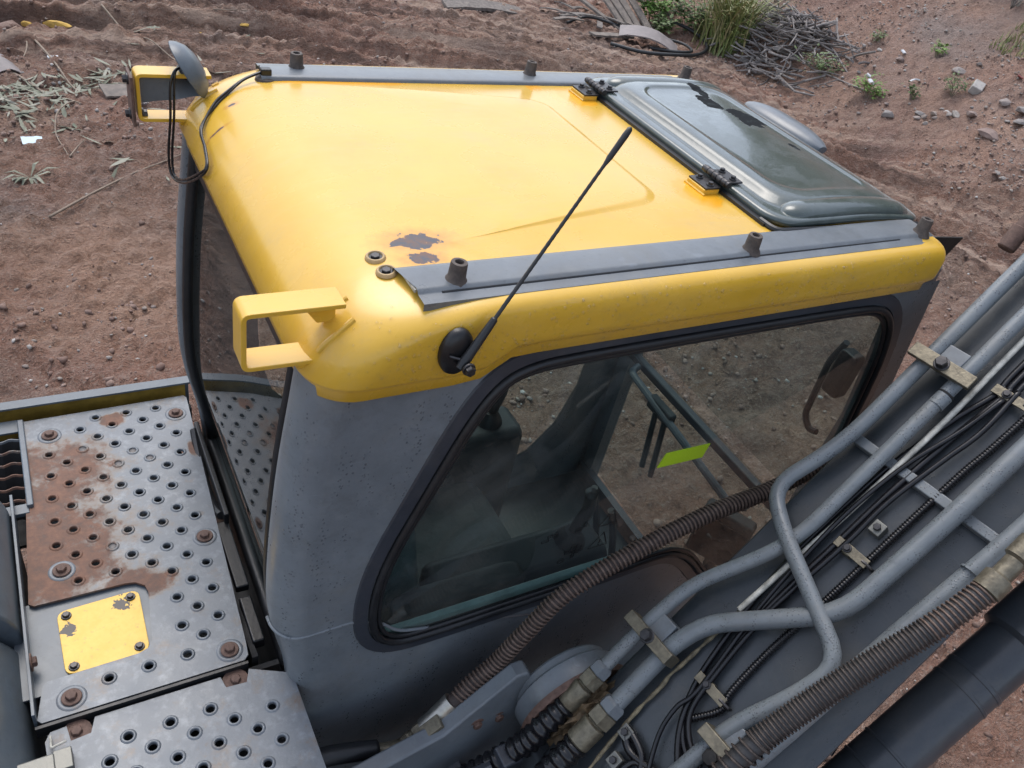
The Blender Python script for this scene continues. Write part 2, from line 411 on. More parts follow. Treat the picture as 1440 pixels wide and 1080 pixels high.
def M_soil():
    s = NT('red_soil'); x, y, z = s.sep()
    n0 = s.noise(.35, 3, .6); n1 = s.noise(1.3, 6, .65); n2 = s.noise(9, 6, .7); n3 = s.noise(55, 4, .65)
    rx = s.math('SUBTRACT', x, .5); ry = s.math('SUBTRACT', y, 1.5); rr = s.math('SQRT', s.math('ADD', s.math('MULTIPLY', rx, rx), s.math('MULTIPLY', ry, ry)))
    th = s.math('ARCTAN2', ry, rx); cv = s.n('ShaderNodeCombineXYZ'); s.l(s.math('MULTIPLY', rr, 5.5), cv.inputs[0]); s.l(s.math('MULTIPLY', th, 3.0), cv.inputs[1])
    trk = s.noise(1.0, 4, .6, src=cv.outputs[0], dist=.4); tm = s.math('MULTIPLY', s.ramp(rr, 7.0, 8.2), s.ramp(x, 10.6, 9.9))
    c = s.mix(s.ramp(n1, .32, .68), (.150, .088, .062), (.390, .240, .170))
    c = s.mix(s.ramp(n0, .42, .60, 0, .75), c, (.34, .170, .115)); n5 = s.noise(.55, 6, .65, dist=.8); c = s.mix(s.ramp(n5, .54, .68, 0, .8), c, (.56, .37, .265)); c = s.mix(s.ramp(n5, .44, .32, 0, .65), c, (.18, .080, .060))
    n6 = s.noise(24, 5, .75); c = s.mix(s.ramp(n6, .55, .70, 0, .7), c, (.54, .43, .36)); c = s.mix(s.ramp(n6, .42, .30, 0, .65), c, (.075, .045, .038))
    c = s.mix(s.ramp(n2, .52, .75, 0, .75), c, (.41, .31, .255)); c = s.mix(s.ramp(n2, .46, .25, 0, .85), c, (.062, .039, .031))
    c = s.mix(s.ramp(n3, .55, .72, 0, .7), c, (.45, .37, .31)); c = s.mix(s.ramp(n3, .45, .28, 0, .7), c, (.056, .036, .029))
    pm = s.ramp(s.blob((.55, 5.3, 0), (.75, .9, 3), .6, 1.5), .5, 1.3, .8, 0); c = s.mix(pm, c, s.mix(s.ramp(n6, .4, .62), (.36, .21, .140), (.52, .335, .24)))
    c = s.mix(s.math('MULTIPLY', s.ramp(trk, .50, .60), s.math('MULTIPLY', tm, .8)), c, (.56, .41, .32)); c = s.mix(s.math('MULTIPLY', s.ramp(trk, .47, .36), s.math('MULTIPLY', tm, .8)), c, (.10, .058, .043))  # rut relief painted: pale lit ridges and shaded grooves put into the soil colour
    g = s.math('MULTIPLY', s.ramp(x, 10.5, 12.5), s.ramp(s.noise(.6, 4), .42, .58)); c = s.mix(s.math('MULTIPLY', s.ramp(x, 9.9, 11), .45), c, (.46, .29, .225)); c = s.mix(s.math('MULTIPLY', g, .6), c, (.27, .225, .205))
    far = s.ramp(x, 19, 24); c = s.mix(s.math('MULTIPLY', far, .9), c, s.mix(s.ramp(n1, .4, .6), (.035, .05, .02), (.07, .085, .035)))
    wet = s.ramp(n1, .35, .55, .55, .95)
    return s.out(c, wet, 0, s.bump(s.math('ADD', s.math('ADD', n2, s.math('MULTIPLY', n6, .8)), s.math('ADD', s.math('MULTIPLY', n3, .4), s.math('MULTIPLY', s.math('MULTIPLY', trk, tm), 1.5))), 1.0, .10))
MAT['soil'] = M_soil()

def axis(a, b, step, far0, far1):
    core = np.arange(a, b, step); lo = []; hi = []; d = step; p = a
    while p > far0: d *= 1.35; p -= d; lo.append(p)
    d = step; p = core[-1]
    while p < far1: d *= 1.35; p += d; hi.append(p)
    return np.concatenate([lo[::-1], core, hi])
gx = axis(-1.2, 16.0, .034, -400, 400); gy = axis(-1.5, 14.5, .034, -400, 400)
GX, GY = np.meshgrid(gx, gy, indexing='ij'); GZ = ground_z(GX, GY)
nx, ny = GX.shape
me = bpy.data.meshes.new('ground'); me.vertices.add(nx*ny)
me.vertices.foreach_set('co', np.stack([GX, GY, GZ], -1).astype(np.float32).ravel())
ii = (np.arange(nx-1)[:, None]*ny + np.arange(ny-1)[None, :]).ravel()
fc = np.stack([ii, ii+ny, ii+ny+1, ii+1], -1)
me.loops.add(fc.size); me.loops.foreach_set('vertex_index', fc.ravel().astype(np.int32))
me.polygons.add(len(fc)); me.polygons.foreach_set('loop_start', np.arange(0, fc.size, 4, dtype=np.int32))
me.polygons.foreach_set('use_smooth', np.ones(len(fc), bool))
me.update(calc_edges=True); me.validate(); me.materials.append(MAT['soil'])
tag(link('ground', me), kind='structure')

def gz(x, y): return float(ground_z(x, y))

# ================================================================== CAB
ZT = 2.85; YC = 1.32
cab = thing('excavator_cab', (1.0, 1.32, 1.2), 'excavator cab with yellow roof, grey body and large dark side window', 'cab')

def lerp_prof(z, P):
    P = sorted(P)
    if z <= P[0][0]: return P[0][1]
    for (a, b), (c, d) in zip(P, P[1:]):
        if z <= c:
            t = (z-a)/(c-a); t = t*t*(3-2*t); return b+(d-b)*t
    return P[-1][1]

def rrect(x0, x1, y0, y1, r0, r1, nc=10, nx=26, ny=14):
    """rounded rectangle in plan: r0 radius of the two rear corners, r1 of the two front ones"""
    P = []
    def arc(cx, cy, r, a0):
        for k in range(nc): a = a0+math.pi/2*k/(nc-1); P.append((cx+r*math.cos(a), cy+r*math.sin(a)))
    def line(ax, ay, bx, by, n):
        for k in range(1, n): P.append((ax+(bx-ax)*k/n, ay+(by-ay)*k/n))
    arc(x0+r0, y0+r0, r0, math.pi); line(x0+r0, y0, x1-r1, y0, nx)
    arc(x1-r1, y0+r1, r1, -math.pi/2); line(x1, y0+r1, x1, y1-r1, ny)
    arc(x1-r1, y1-r1, r1, 0); line(x1-r1, y1, x0+r0, y1, nx)
    arc(x0+r0, y1-r0, r0, math.pi/2); line(x0, y1-r0, x0, y0+r0, ny)
    return P

def sstep(a, b, x): t = min(1, max(0, (x-a)/(b-a))); return t*t*(3-2*t)
def roof_ring(s, r, f, z, r0, lower=0):
    P = rrect(.285+r, 1.683-f, .83+s, 1.81-s, r0, .028+f*.4)
    if lower is not None and lower >= 0 and z is None:
        return [Vector((x, y, 2.699+.040*sstep(.555, .63, x)+lower)) for x, y in P]
    return [Vector((x, y, z)) for x, y in P]
def rr_in(z): return .20*(1-math.sqrt(max(0, 1-((z-2.70)/.15)**2)))
rings = [roof_ring(.03, .045, .03, None, .06, .003), roof_ring(.016, .022, .012, None, .07, 0), roof_ring(.011, .016, .008, None, .075, .004),
         roof_ring(.011, .016, .008, None, .075, .020), roof_ring(.004, .010, .003, None, .08, .030), roof_ring(.001, .007, .0, None, .085, .036)]
for z, s_ in ((2.785, 0.0), (2.802, 0.0), (2.816, .0005), (2.825, .002), (2.832, .0045), (2.838, .008), (2.843, .0125), (2.8465, .0185), (2.849, .0265), (2.85, .038)):
    r_ = rr_in(z); rings.append(roof_ring(s_, r_, s_*.6, z, .085+r_*.5))
# shallow raised panel in the middle of the roof
def quad_ring(Q, r, z):
    """same vertex order as rrect, on a general quad Q = rear-near, front-near, front-far, rear-far"""
    base = rrect(0, 1, 0, 1, r, r); A, B, Cc, D = [Vector(q) for q in Q]; out = []
    for u, v in base:
        p = (A*(1-u)+B*u)*(1-v) + (D*(1-u)+Cc*u)*v; out.append(Vector((p.x, p.y, z)))
    return out
def inset_quad(Q, d):
    c = sum((Vector(q) for q in Q), Vector((0, 0)))/4; return [Vector(q)+(c-Vector(q)).normalized()*d for q in Q]
PQ = [(.50, 1.005), (1.085, 1.10), (1.085, 1.60), (.50, 1.685)]
def panel(d, rear): 
    q = [Vector(v) for v in inset_quad(PQ, d)]; q[0].x = q[3].x = .50+rear; return q
rings += [quad_ring(PQ, .10, 2.850), quad_ring(panel(.004, .02), .10, 2.8505), quad_ring(panel(.014, .06), .10, 2.8530), quad_ring(panel(.022, .10), .09, 2.8546), quad_ring(panel(.030, .13), .09, 2.8550), quad_ring(panel(.12, .2), .08, 2.8556)]
for rg_ in rings[-5:]:
    for p_ in rg_: p_.z = 2.85+(p_.z-2.85)*(.06+.94*sstep(.58, .86, p_.x))
roof = MB().rings(rings, True, False, True).build('roof', MAT['yellow'], cab, 60)

from mathutils.bvhtree import BVHTree
ROOF = BVHTree.FromPolygons([v.co for v in roof.data.vertices], [tuple(p.vertices) for p in roof.data.polygons])
def down(x, y, off=0):
    h = ROOF.ray_cast(Vector((x, y, 3.3)), Vector((0, 0, -1))); return Vector((x, y, h[0].z+off))
# roof rails with their threaded bosses
def rail(sign):
    f = lambda y: y if sign > 0 else 2*YC-y
    prof = [(.861, 2.838), (.861, 2.8505), (.866, 2.8525), (.882, 2.8535), (.885, 2.857), (.888, 2.866), (.894, 2.8685), (.943, 2.8695), (.950, 2.867), (.954, 2.860), (.955, 2.846)]
    R = []
    for x in [.462, .47, .49] + [.6+.1*k for k in range(10)] + [1.56, 1.60, 1.63, 1.66, 1.684]:
        dz = -.003*max(0, (x-1.52)/.15)**2
        R.append([(x - (.012 if (y > .93 and x < .463) else 0), f(y), 2.85+(z-2.85)*(.42 if z > 2.85 else 1)+dz-(.010 if x > 1.67 else 0)) for y, z in prof])
    return MB().rings(R, False).build('roof_rail', MAT['rail'], cab, 50)
for sg in (1, -1):
    r_ = rail(sg); f = (lambda y: y) if sg > 0 else (lambda y: 2*YC-y)
    MB().box((.4605, f(.918), 2.8535), (.003, .055, .005)).build('end_gap', MAT['white'] if sg > 0 else MAT['void'], r_)
    MB().tube([(.50, f(.8835), 2.8515), (1.0, f(.8835), 2.8515), (1.55, f(.8835), 2.851)], .0022, 6).build('sealant_line', MAT['rubber'], r_)
    if sg > 0:
        for k in range(0):
            xx = .63+.15*k+random.uniform(-.05, .05); MB().box((xx, .8785, 2.8528), (random.uniform(.02, .05), .007, .002), Matrix.Rotation(.05, 3, 'Z')).build('sealant_patch', MAT['rail'], r_)
boss_me = MB().lathe((0, 0, 0), (0, 0, 1), [(.021, -.004), (.0175, .003), (.0142, .008), (.0132, .030), (.0124, .033), (.0072, .0334), (.0064, .030), (.006, .012)], 20).mesh('boss', MAT['boss'])
for x, y in ((.532, .905), (1.135, .899), (1.632, .895), (.540, 1.745), (1.125, 1.741), (1.632, 1.745)):
    o = link('boss', boss_me, cab, (x, y, 2.854)); o.rotation_euler = (random.uniform(-.04, .04), random.uniform(-.04, .1), random.uniform(0, 6))

def hexbolt(name, mat, r, h, washer=None):
    m = MB()
    if washer: m.lathe((0, 0, 0), (0, 0, 1), [(washer, 0), (washer, .002), (washer*.93, .003), (r*.9, .0032)], 24)
    m.lathe((0, 0, .003), (0, 0, 1), [(r, 0), (r, h*.8), (r*.86, h), (r*.3, h*1.02)], 6)
    return m.mesh(name, mat, 25)
roofbolt = hexbolt('roof_bolt', MAT['bolt'], .0075, .004, None)
collar = MB().lathe((0, 0, 0), (0, 0, 1), [(.0165, -.003), (.0155, .0005), (.0138, .0022), (.0118, .0024), (.0105, .001), (.010, -.002)], 24).mesh('bolt_collar', M_plain('dull_yellow_rim', (.38, .26, .12), .5, var=.3))
for x, y in ((.44, .998), (.442, .957)):
    c_ = link('bolt_collar', collar, cab, (x, y, 2.8485)); c_.rotation_euler = (0, -.12, 0); link('roof_bolt', roofbolt, cab, (x, y, 2.8455)).rotation_euler = (0, -.12, .4)
    MB().lathe((x, y, 2.8465), (-.12, 0, 1), [(.0106, 0), (.0106, .0022)], 20).build('bolt_seat', MAT['rubber'], cab)

# lamp brackets: bent flat bar welded to the rear corners
def lamp_bracket(y0, y1, dz=0):
    P = fillet([(.356, 2.848+dz), (.2125, 2.849+dz), (.2125, 2.7515+dz), (.325, 2.7495+dz)], .014, 5)
    t = .0075; N = []
    for i in range(len(P)):
        a = P[max(i-1, 0)]; b = P[min(i+1, len(P)-1)]; d = (b-a).normalized(); N.append(Vector((d.y, -d.x)))
    out = [p for p in P] ; inn = [p + n*(-t) for p, n in zip(P, N)]
    loop = out + inn[::-1]
    m = MB(); n = len(P)
    vs = [(p.x, y, p.y) for y in (y0, y1) for p in out+inn]; q = 2*n; fs = []
    for i in range(n-1):
        fs += [(i, i+1, q+i+1, q+i), (n+i, q+n+i, q+n+i+1, n+i+1), (i, n+i, n+i+1, i+1), (q+i, q+i+1, q+n+i+1, q+n+i)]
    fs += [(0, q, q+n, n), (n-1, 2*n-1, q+2*n-1, q+n-1)]
    m.add(vs, fs); o = m.build('lamp_bracket', MAT['yellow_flat'], cab, 40, .0015)
    for yy in (y0, y1):
        MB().tube(smooth_path([ROOF.find_nearest(Vector(q))[0] for q in ((.356, yy, 2.842+dz), (.342, yy-.003*(yy < 1), 2.828+dz), (.325, yy-.006*(yy < 1), 2.812+dz), (.308, yy-.008*(yy < 1), 2.795+dz), (.298, yy-.008*(yy < 1), 2.785+dz))] if yy == y0 else [ROOF.find_nearest(Vector((x_, yy, 2.845+dz)))[0] for x_ in (.365, .345)], 8), .0045, 8).build('weld_bead', MAT['yellow_flat'], o)
    MB().tube(smooth_path([(.298, y0+.004, 2.747+dz), (.298, (y0+y1)/2, 2.749+dz), (.298, y1-.004, 2.747+dz)], 8), .006, 8).build('weld_bead', MAT['yellow_flat'], o)
    MB().prism([(.295, 2.842), (.352, 2.842), (.352, 2.80), (.325, 2.80)], lambda u, v, k: (u, k, v+dz), y0+.028, y0+.036).build('gusset', MAT['yellow_flat'], o, 40, .002)
    return o
lamp_bracket(.886, .932); lamp_bracket(1.708, 1.754)

# ---------------------------------------------------------------- roof hatch
hatch = MB(); HR = []
def hz(x): return -.33*max(0, x-1.47)**2
def hring(i, z, r=.05, f=None): return [Vector((x, y, z+hz(x))) for x, y in rrect(1.258+i, 1.735-(i if f is None else f), .957+i, 1.708-i, r+.012, .05, 10, 26, 14)]
HR = [hring(.006, 2.853), hring(0, 2.8555), hring(0, 2.865), hring(.004, 2.8685), hring(.010, 2.8695), hring(.030, 2.8690, .045), hring(.040, 2.8680, .045), hring(.046, 2.8700, .05),
      hring(.053, 2.8775, .055), hring(.060, 2.8820, .06), hring(.068, 2.8835, .06), hring(.088, 2.8845, .06), hring(.094, 2.8842, .06), hring(.098, 2.8825, .055), hring(.103, 2.8808, .05), hring(.110, 2.8800, .05)]
for k in range(1, 8): HR.append([p.lerp(Vector((1.47+(p.x-1.48)*.05, 1.33+(p.y-1.33)*.05, 2.8800)), k/8) for p in HR[15]])
for rg in HR[16:]:
    for p in rg: p.z = 2.8800+hz(p.x)
hatch.rings(HR, True, False, True)
hatch = hatch.build('roof_hatch', MAT['hatch'], cab, 75)
def capsule_rib(y, r, x0, x1):
    R = []; n = 14
    xs = [x0+(x1-x0)*t for t in (0, .015, .04, .08, .15, .3, .45, .6, .75, .88, .95, .985, 1)]
    ks = [.03, .4, .68, .88, .98, 1, 1, 1, 1, .96, .8, .5, .03]
    for x, k in zip(xs, ks): R.append([(x, y+r*k*math.cos(math.pi*i/(n-1))*-1, 2.866+hz(x)+r*.62*k*math.sin(math.pi*i/(n-1))) for i in range(n)])
    return MB().rings(R, False).build('hatch_rib', MAT['hatch'], hatch, 70)
capsule_rib(.998, .034, 1.305, 1.70); capsule_rib(1.659, .034, 1.305, 1.70)
MB().box((1.252, 1.33, 2.853), (.018, .70, .008)).build('hinge_gap_seal', MAT['rubber'], cab)
MB().tube(fillet([(1.70, .952, 2.838), (1.30, .950, 2.8545), (1.254, .953, 2.8545), (1.251, 1.0, 2.8545)], .05, 8), .0065, 8).build('hatch_gasket', MAT['rubber'], cab)
bolt_s = hexbolt('hinge_bolt', MAT['bolt'], .0058, .005, .008)
for yc in (1.145, 1.625):
    b = MB().box((1.217, yc, 2.855), (.042, .058, .012)).build('hinge_block', MAT['yellow_flat'], cab, 35, .002)
    MB().tube([(1.196, yc-.033, 2.851), (1.196, yc+.033, 2.851)], .003, 6).build('weld_bead', MAT['yellow_flat'], b)
    h = MB().box((1.2195, yc, 2.863), (.042, .060, .004)).build('hinge', MAT['bolt'], cab, 35, .001)
    MB().box((1.2725, yc, 2.8735), (.045, .062, .004)).build('hinge_leaf', MAT['bolt'], h, 35, .001)
    MB().tube([(1.246, yc-.042, 2.875), (1.246, yc+.042, 2.875)], .0068, 12).build('hinge_pin', MAT['bolt'], h)
    for k in range(5): MB().lathe((1.246, yc-.03+.015*k-.005, 2.875), (0, 1, 0), [(.0076, 0), (.008, .001), (.008, .011), (.0076, .012)], 12).build('knuckle', MAT['bolt'], h)
    for dx in (-.028, .030):
        for dy in (-.018, .018): link('hinge_bolt', bolt_s, h, (1.246+dx, yc+dy, 2.865 if dx < 0 else 2.8755))
# visor over the windscreen wiper at the far front edge
vis = []
for k in range(17):
    t = k/16; y = 1.30+.27*t; w = min(1, math.sin(math.pi*(.02+.96*t))**.4*1.05)
    vis.append([(1.745-.02*t+.046*w*math.cos(a), y, 2.848+.006*t+.026*w*math.sin(a)) for a in [math.pi*2*i/20 for i in range(20)]])
MB().rings(vis, True, True, True).build('wiper_visor', MAT['rail'], cab, 60)
MB().box((1.72, 1.735, 2.80), (.06, .03, .005)).build('front_tab', MAT['rail'], cab, 35, .001)
MB().prism([(1.68, 2.845), (1.79, 2.835), (1.745, 2.76), (1.68, 2.78)], lambda u, v, k: (u, k, v), .885, .891).build('front_corner_fin', MAT['plastic'], cab, 35, .001)

# cable gland on the far rear corner of the roof
g_ = MB().lathe((.462, 1.700, 2.848), (0, 0, 1), [(.022, -.004), (.020, .002), (.013, .006), (.012, .008)], 18).build('cable_gland', MAT['boss'], cab)
MB().box((.462, 1.700, 2.862), (.022, .018, .016)).build('gland_block', MAT['plastic'], g_, 35, .003)

# rain drops standing on the yellow side
MAT['drop'] = M_glass('water_drop', (.96, .96, .96), 0, .03, True)
dm = MB(); cnt = 0
while cnt < 900:
    x, z = RNG.uniform(.33, 1.63), RNG.uniform(2.735, 2.842)
    if fbm(np.array([x]), np.array([z]), 9, 2, 3)[0] < RNG.uniform(-.35, .15): continue
    h = ROOF.ray_cast(Vector((x, .5, z)), Vector((0, 1, 0)))
    if h[0] is None or h[0].y > .9: continue
    nn = h[1] if h[1].y < 0 else -h[1]; r = .0012+.0024*RNG.random()**2
    dm.lathe(h[0]-nn*.0002, nn, [(r, 0), (r*.86, r*.42), (r*.5, r*.68), (r*.05, r*.75)], 7, False); cnt += 1
tag(dm.build('rain_drops', MAT['drop'], roof, 180), kind='stuff')
# ---------------------------------------------------------------- body shell
YN, YF = .856, 1.784
XB = [(2.78, .304), (2.70, .298), (2.58, .282), (2.42, .269), (2.25, .262), (2.165, .262), (2.10, .266), (2.03, .284), (1.95, .305), (1.6, .315), (1.1, .315)]
XBZ = [p[0] for p in XB][::-1]; XBX = [p[1] for p in XB][::-1]
def xb(z): return float(np.mean(np.interp(np.linspace(z-.09, z+.09, 13), XBZ, XBX)))
WL = [(.433,2.19),(.447,2.312),(.506,2.48),(.56,2.632),(.602,2.705),(.65,2.728),(.725,2.734),(1.04,2.734),(1.43,2.731),(1.53,2.722),(1.595,2.67),(1.638,2.57),(1.663,2.436),(1.69,2.272),(1.715,2.05),(1.715,1.86),(1.66,1.80),(1.47,1.80),(1.40,1.865),(1.31,1.975),(1.24,2.022),(1.186,2.032),(1.03,2.026),(.742,2.026),(.573,2.026),(.495,2.035),(.447,2.085)]
WL = chaikin([(x*YN/.83, 3.5-(3.5-z)*YN/.83) for x, z in WL], 2)
R_ = .058
def front_x(z): return 1.70 + .10*sstep(2.74, 2.0, z) if False else 1.742+.10*min(1, max(0, (2.74-z)/.45))
def side_outline(far=False):
    zs = [2.747-.02*k for k in range(0, 80)]
    zs = [z for z in zs if z > 1.2] + [1.2]
    return [Vector((xb(z)+R_, z)) for z in zs] + [Vector((front_x(z), z)) for z in zs[::-1]]
side = fill2([side_outline(), offset2(WL, .0)], lambda u, v: (u, YN, v)).build('side_panel', MAT['grey'], cab, 40)
# dark pressed frame round the side window, rubber seal, glass
o1 = offset2(WL, .040); o2 = offset2(WL, .036); i1 = offset2(WL, .003)
fr_ = MB().rings([[(p.x, YN+.004, p.y) for p in o1], [(p.x, YN-.004, p.y) for p in o2], [(p.x, YN-.005, p.y) for p in offset2(WL, .010)], [(p.x, YN+.012, p.y) for p in i1]], True).build('window_frame', MAT['grey_dark'], cab, 60)
MB().tube([(p.x, YN-.005, p.y) for p in offset2(WL, -.001)+[offset2(WL, -.001)[0]]], .0085, 8, False).build('window_seal', MAT['rubber'], fr_, 180)
MB().tube([(p.x, YN-.001, p.y) for p in offset2(WL, -.015)+[offset2(WL, -.015)[0]]], .0055, 8, False).build('inner_seal', MAT['rubber'], fr_, 180)
glass = fill2([WL], lambda u, v: (u, YN+.004, v)).build('side_window', MAT['glass'], cab, 0)
MB().prism([(1.060, 2.366), (1.188, 2.362), (1.194, 2.402), (1.070, 2.406)], lambda u, v, k: (u*YN/.835, k, 3.5-(3.5-v)*YN/.835), YN+.0005, YN+.0025).build('lime_sticker', MAT['lime'], glass, 35)
def outline_tri(P, w):
    P = [Vector(p) for p in P]; Q = offset2(P, -w*1.4); c = sum(P, Vector((0, 0)))/3; Q = [c+(p-c)*(1-w) for p in P]
    return MB().rings([[(p.x, YN+.002, p.y) for p in P], [(p.x, YN+.002, p.y) for p in Q]], True)
for P in ([(.977, 2.180), (1.035, 2.176), (1.010, 2.229)], [(.972, 2.104), (1.030, 2.103), (1.006, 2.156)]):
    outline_tri(P, .16).build('warning_triangle', MAT['print'], glass, 0)
    c = sum((Vector(p) for p in P), Vector((0, 0)))/3
    MB().box((c.x, YN+.002, c.y+.003), (.003, .0006, .014)).box((c.x, YN+.002, c.y-.010), (.003, .0006, .003)).build('exclamation_mark', MAT['print'], glass, 0)
for (x0, z0, w, h_) in ((.915, 2.112, .012, .010), (.930, 2.120, .010, .016), (.945, 2.108, .012, .022), (.905, 2.085, .014, .010), (.935, 2.092, .006, .018), (.925, 2.185, .012, .009), (.94, 2.196, .008, .012), (.84, 2.18, .018, .006), (.85, 2.192, .012, .008), (.865, 2.186, .008, .014)):
    m = MB()
    for dx, dz, ww, hh in ((0, 0, w, .002), (0, h_, w, .002), (-w/2, h_/2, .002, h_), (w/2, h_/2, .002, h_)): m.box((x0+dx, YN+.002, z0+dz), (ww, .0006, hh))
    m.build('pictogram', MAT['print'], glass, 0)
MB().box((.86, YN+.016, 2.005), (.74, .016, .022)).build('glass_edge_strip', M_plain('lit_glass_edge', (.22, .33, .32), .4), glass, 35, .004)  # added strip; the lit teal edge of the glass put into its colour
# pillars at the rear corners, curved rear glass
zs = [1.2+.03*k for k in range(52)]
def pillar(far):
    f = (lambda y: 2*YC-y) if far else (lambda y: y); R = []
    for z in zs:
        x0 = xb(z); p = []
        for k in range(11):
            a = math.pi/2*k/10; p.append((x0+R_-R_*math.sin(a), f(YN+R_-R_*math.cos(a)), z))
        for x, y in ((x0+.0002, YN+R_+.012), (x0+.004, YN+R_+.020), (x0+.012, YN+R_+.023), (x0+.03, YN+R_+.024)): p.append((x, f(y), z))
        R.append(p)
    return MB().rings(R, False).build('corner_pillar', MAT['grey'], cab, 60)
pillar(False); fp = pillar(True)
R = []
ygl = [.958+.727*k/20 for k in range(21)]
for z in [1.86+.041*k for k in range(22)]: R.append([(xb(z)+.024, y, z) for y in ygl])
rg = MB().rings(R, False).build('rear_window', MAT['glass_rear'], cab, 180)
def strip(name, y0, y1, z0, z1, mat, par, off=.016, r=.012):
    return MB().tube(resample([(xb(z0)+off, y0, z0), (xb(z1)+off, y1, z1)] if z0 == z1 else [(xb(z0+(z1-z0)*k/12)+off, y0+(y1-y0)*k/12, z0+(z1-z0)*k/12) for k in range(13)], .03), r, 8).build(name, mat, par, 180)
strip('rear_seal', .960, .960, 1.86, 2.72, MAT['rubber'], rg); strip('rear_seal', 1.680, 1.680, 1.86, 2.72, MAT['rubber'], rg)
strip('rear_seal', .95, 1.69, 2.712, 2.712, MAT['rubber'], rg, .022, .014); strip('rear_seal', .95, 1.69, 1.865, 1.865, MAT['rubber'], rg, .014, .016)
MB().box((.33, YC, 1.52), (.03, .76, .66)).build('rear_panel', MAT['grey_dark'], cab)
MB().box((.316, YC, 2.690), (.016, .745, .055)).build('rear_header', MAT['rubber'], cab, 35, .004)
# black exit latch along the bottom of the rear glass
P = smooth_path([(.276, 1.66, 1.93), (.272, 1.60, 1.915), (.268, 1.50, 1.90), (.270, 1.40, 1.905), (.276, 1.36, 1.92)], 6)
lt = MB().tube(P, .011, 8).build('exit_latch', MAT['plastic'], cab)
MB().box((.275, 1.25, 1.90), (.03, .20, .022)).build('latch_plate', MAT['plastic'], lt, 35, .004); MB().box((.272, 1.06, 1.90), (.026, .12, .03)).build('latch_plate', MAT['plastic'], lt, 35, .004)
MB().box((.285, 1.51, 1.925), (.012, .34, .035)).build('latch_plate', MAT['plastic'], lt, 35, .003)
# pressed crease across the lower side
MB().tube(fillet([(.268, .93, 2.098), (.2685, .905, 2.100), (.276, .884, 2.102), (.290, .8665, 2.104), (.308, .8585, 2.105), (.330, .857, 2.106), (.425, .8565, 2.108), (.475, .8565, 2.075), (.52, .8565, 2.02), (.70, .8565, 1.965), (.9, .8565, 1.90)], .03, 6), .0036, 8).build('body_crease', MAT['grey'], cab, 180)
# far side, front, floor, lining
def inset_win(P): return chaikin(P, 2)
FW1 = inset_win([(.92, 1.35), (1.62, 1.35), (1.66, 2.3), (1.60, 2.70), (.92, 2.70)]); FW2 = inset_win([(.44, 1.9), (.80, 1.75), (.80, 2.70), (.52, 2.70)])
far = fill2([side_outline(), FW1, FW2], lambda u, v: (u, YF, v)).build('door_side_panel', MAT['grey'], cab, 40)
fill2([FW1], lambda u, v: (u, YF-.01, v)).build('door_window', MAT['glass_rear'], cab, 0); fill2([FW2], lambda u, v: (u, YF-.01, v)).build('door_window', MAT['glass_rear'], cab, 0)
for y, s_ in ((YN+.035, 1), (YF-.035, -1)):
    R = []
    for k in range(20):
        z = 2.775-(2.775-1.2)*k/19; x = front_x(z); R.append([(x-.05, y-.03, z), (x-.012, y-.03, z), (x, y-.022*s_ if s_ > 0 else y-.03, z), (x+.004, y, z), (x, y+.03 if s_ > 0 else y+.022, z), (x-.05, y+.03, z)])
    MB().rings(R, True, True, True).build('front_pillar', MAT['grey'], cab, 60)
def wgl(z0, z1): return MB().rings([[(front_x(z0+(z1-z0)*k/8)-.012, y, z0+(z1-z0)*k/8) for y in (YN+.05, YC, YF-.05)] for k in range(9)], False).build('windscreen', MAT['glass_rear'], cab, 180)
wgl(1.92, 2.74); wgl(1.25, 1.87)
MB().box((1.765, YC, 1.895), (.03, .86, .03)).build('windscreen_bar', MAT['grey_dark'], cab, 35, .006)
MB().box((1.70, YC, 2.75), (.06, .9, .05)).build('front_header', MAT['grey_dark'], cab, 35, .006)
MB().box((1.05, YC, 1.18), (1.50, .93, .05)).build('floor', MAT['interior'], cab)
MB().box((1.0, YC, 2.745), (1.30, .88, .05)).build('headliner', MAT['interior'], cab)
MB().box((1.79, YC, 1.22), (.03, .92, .10)).build('front_sill', MAT['grey_dark'], cab)

# ---------------------------------------------------------------- things in and on the cab
seat = thing('operator_seat', (.72, 1.24, 1.205), 'grey cloth operator seat with headrest inside the cab behind the side window', 'seat')
def cushion(name, c, d, rotm, parent, mat):
    bm = bmesh.new(); bmesh.ops.create_cube(bm, size=1); bmesh.ops.bevel(bm, geom=bm.edges[:], offset=.28, segments=4, affect='EDGES', profile=.6)
    m = MB(); bm.verts.index_update(); m.add([Vector(c)+rotm @ Vector((v.co.x*d[0], v.co.y*d[1], v.co.z*d[2])) for v in bm.verts], [tuple(v.index for v in f.verts) for f in bm.faces]); bm.free()
    return m.build(name, mat, parent, 180)
ry = Matrix.Rotation(-.16, 3, 'Y')
cushion('seat_cushion', (.80, 1.24, 1.66), (.50, .50, .15), Matrix.Rotation(-.08, 3, 'Y'), seat, MAT['seat'])
cushion('backrest', (.575, 1.24, 1.98), (.15, .48, .62), ry, seat, MAT['seat']); cushion('headrest', (.50, 1.22, 2.34), (.11, .28, .20), ry, seat, MAT['seat'])
cushion('armrest', (.74, .975, 1.90), (.34, .07, .06), Matrix.Identity(3), seat, MAT['interior']); cushion('armrest', (.74, 1.50, 1.90), (.34, .07, .06), Matrix.Identity(3), seat, MAT['interior'])
MB().box((.74, 1.24, 1.40), (.30, .34, .40)).build('suspension_base', MAT['interior'], seat, 35, .02)
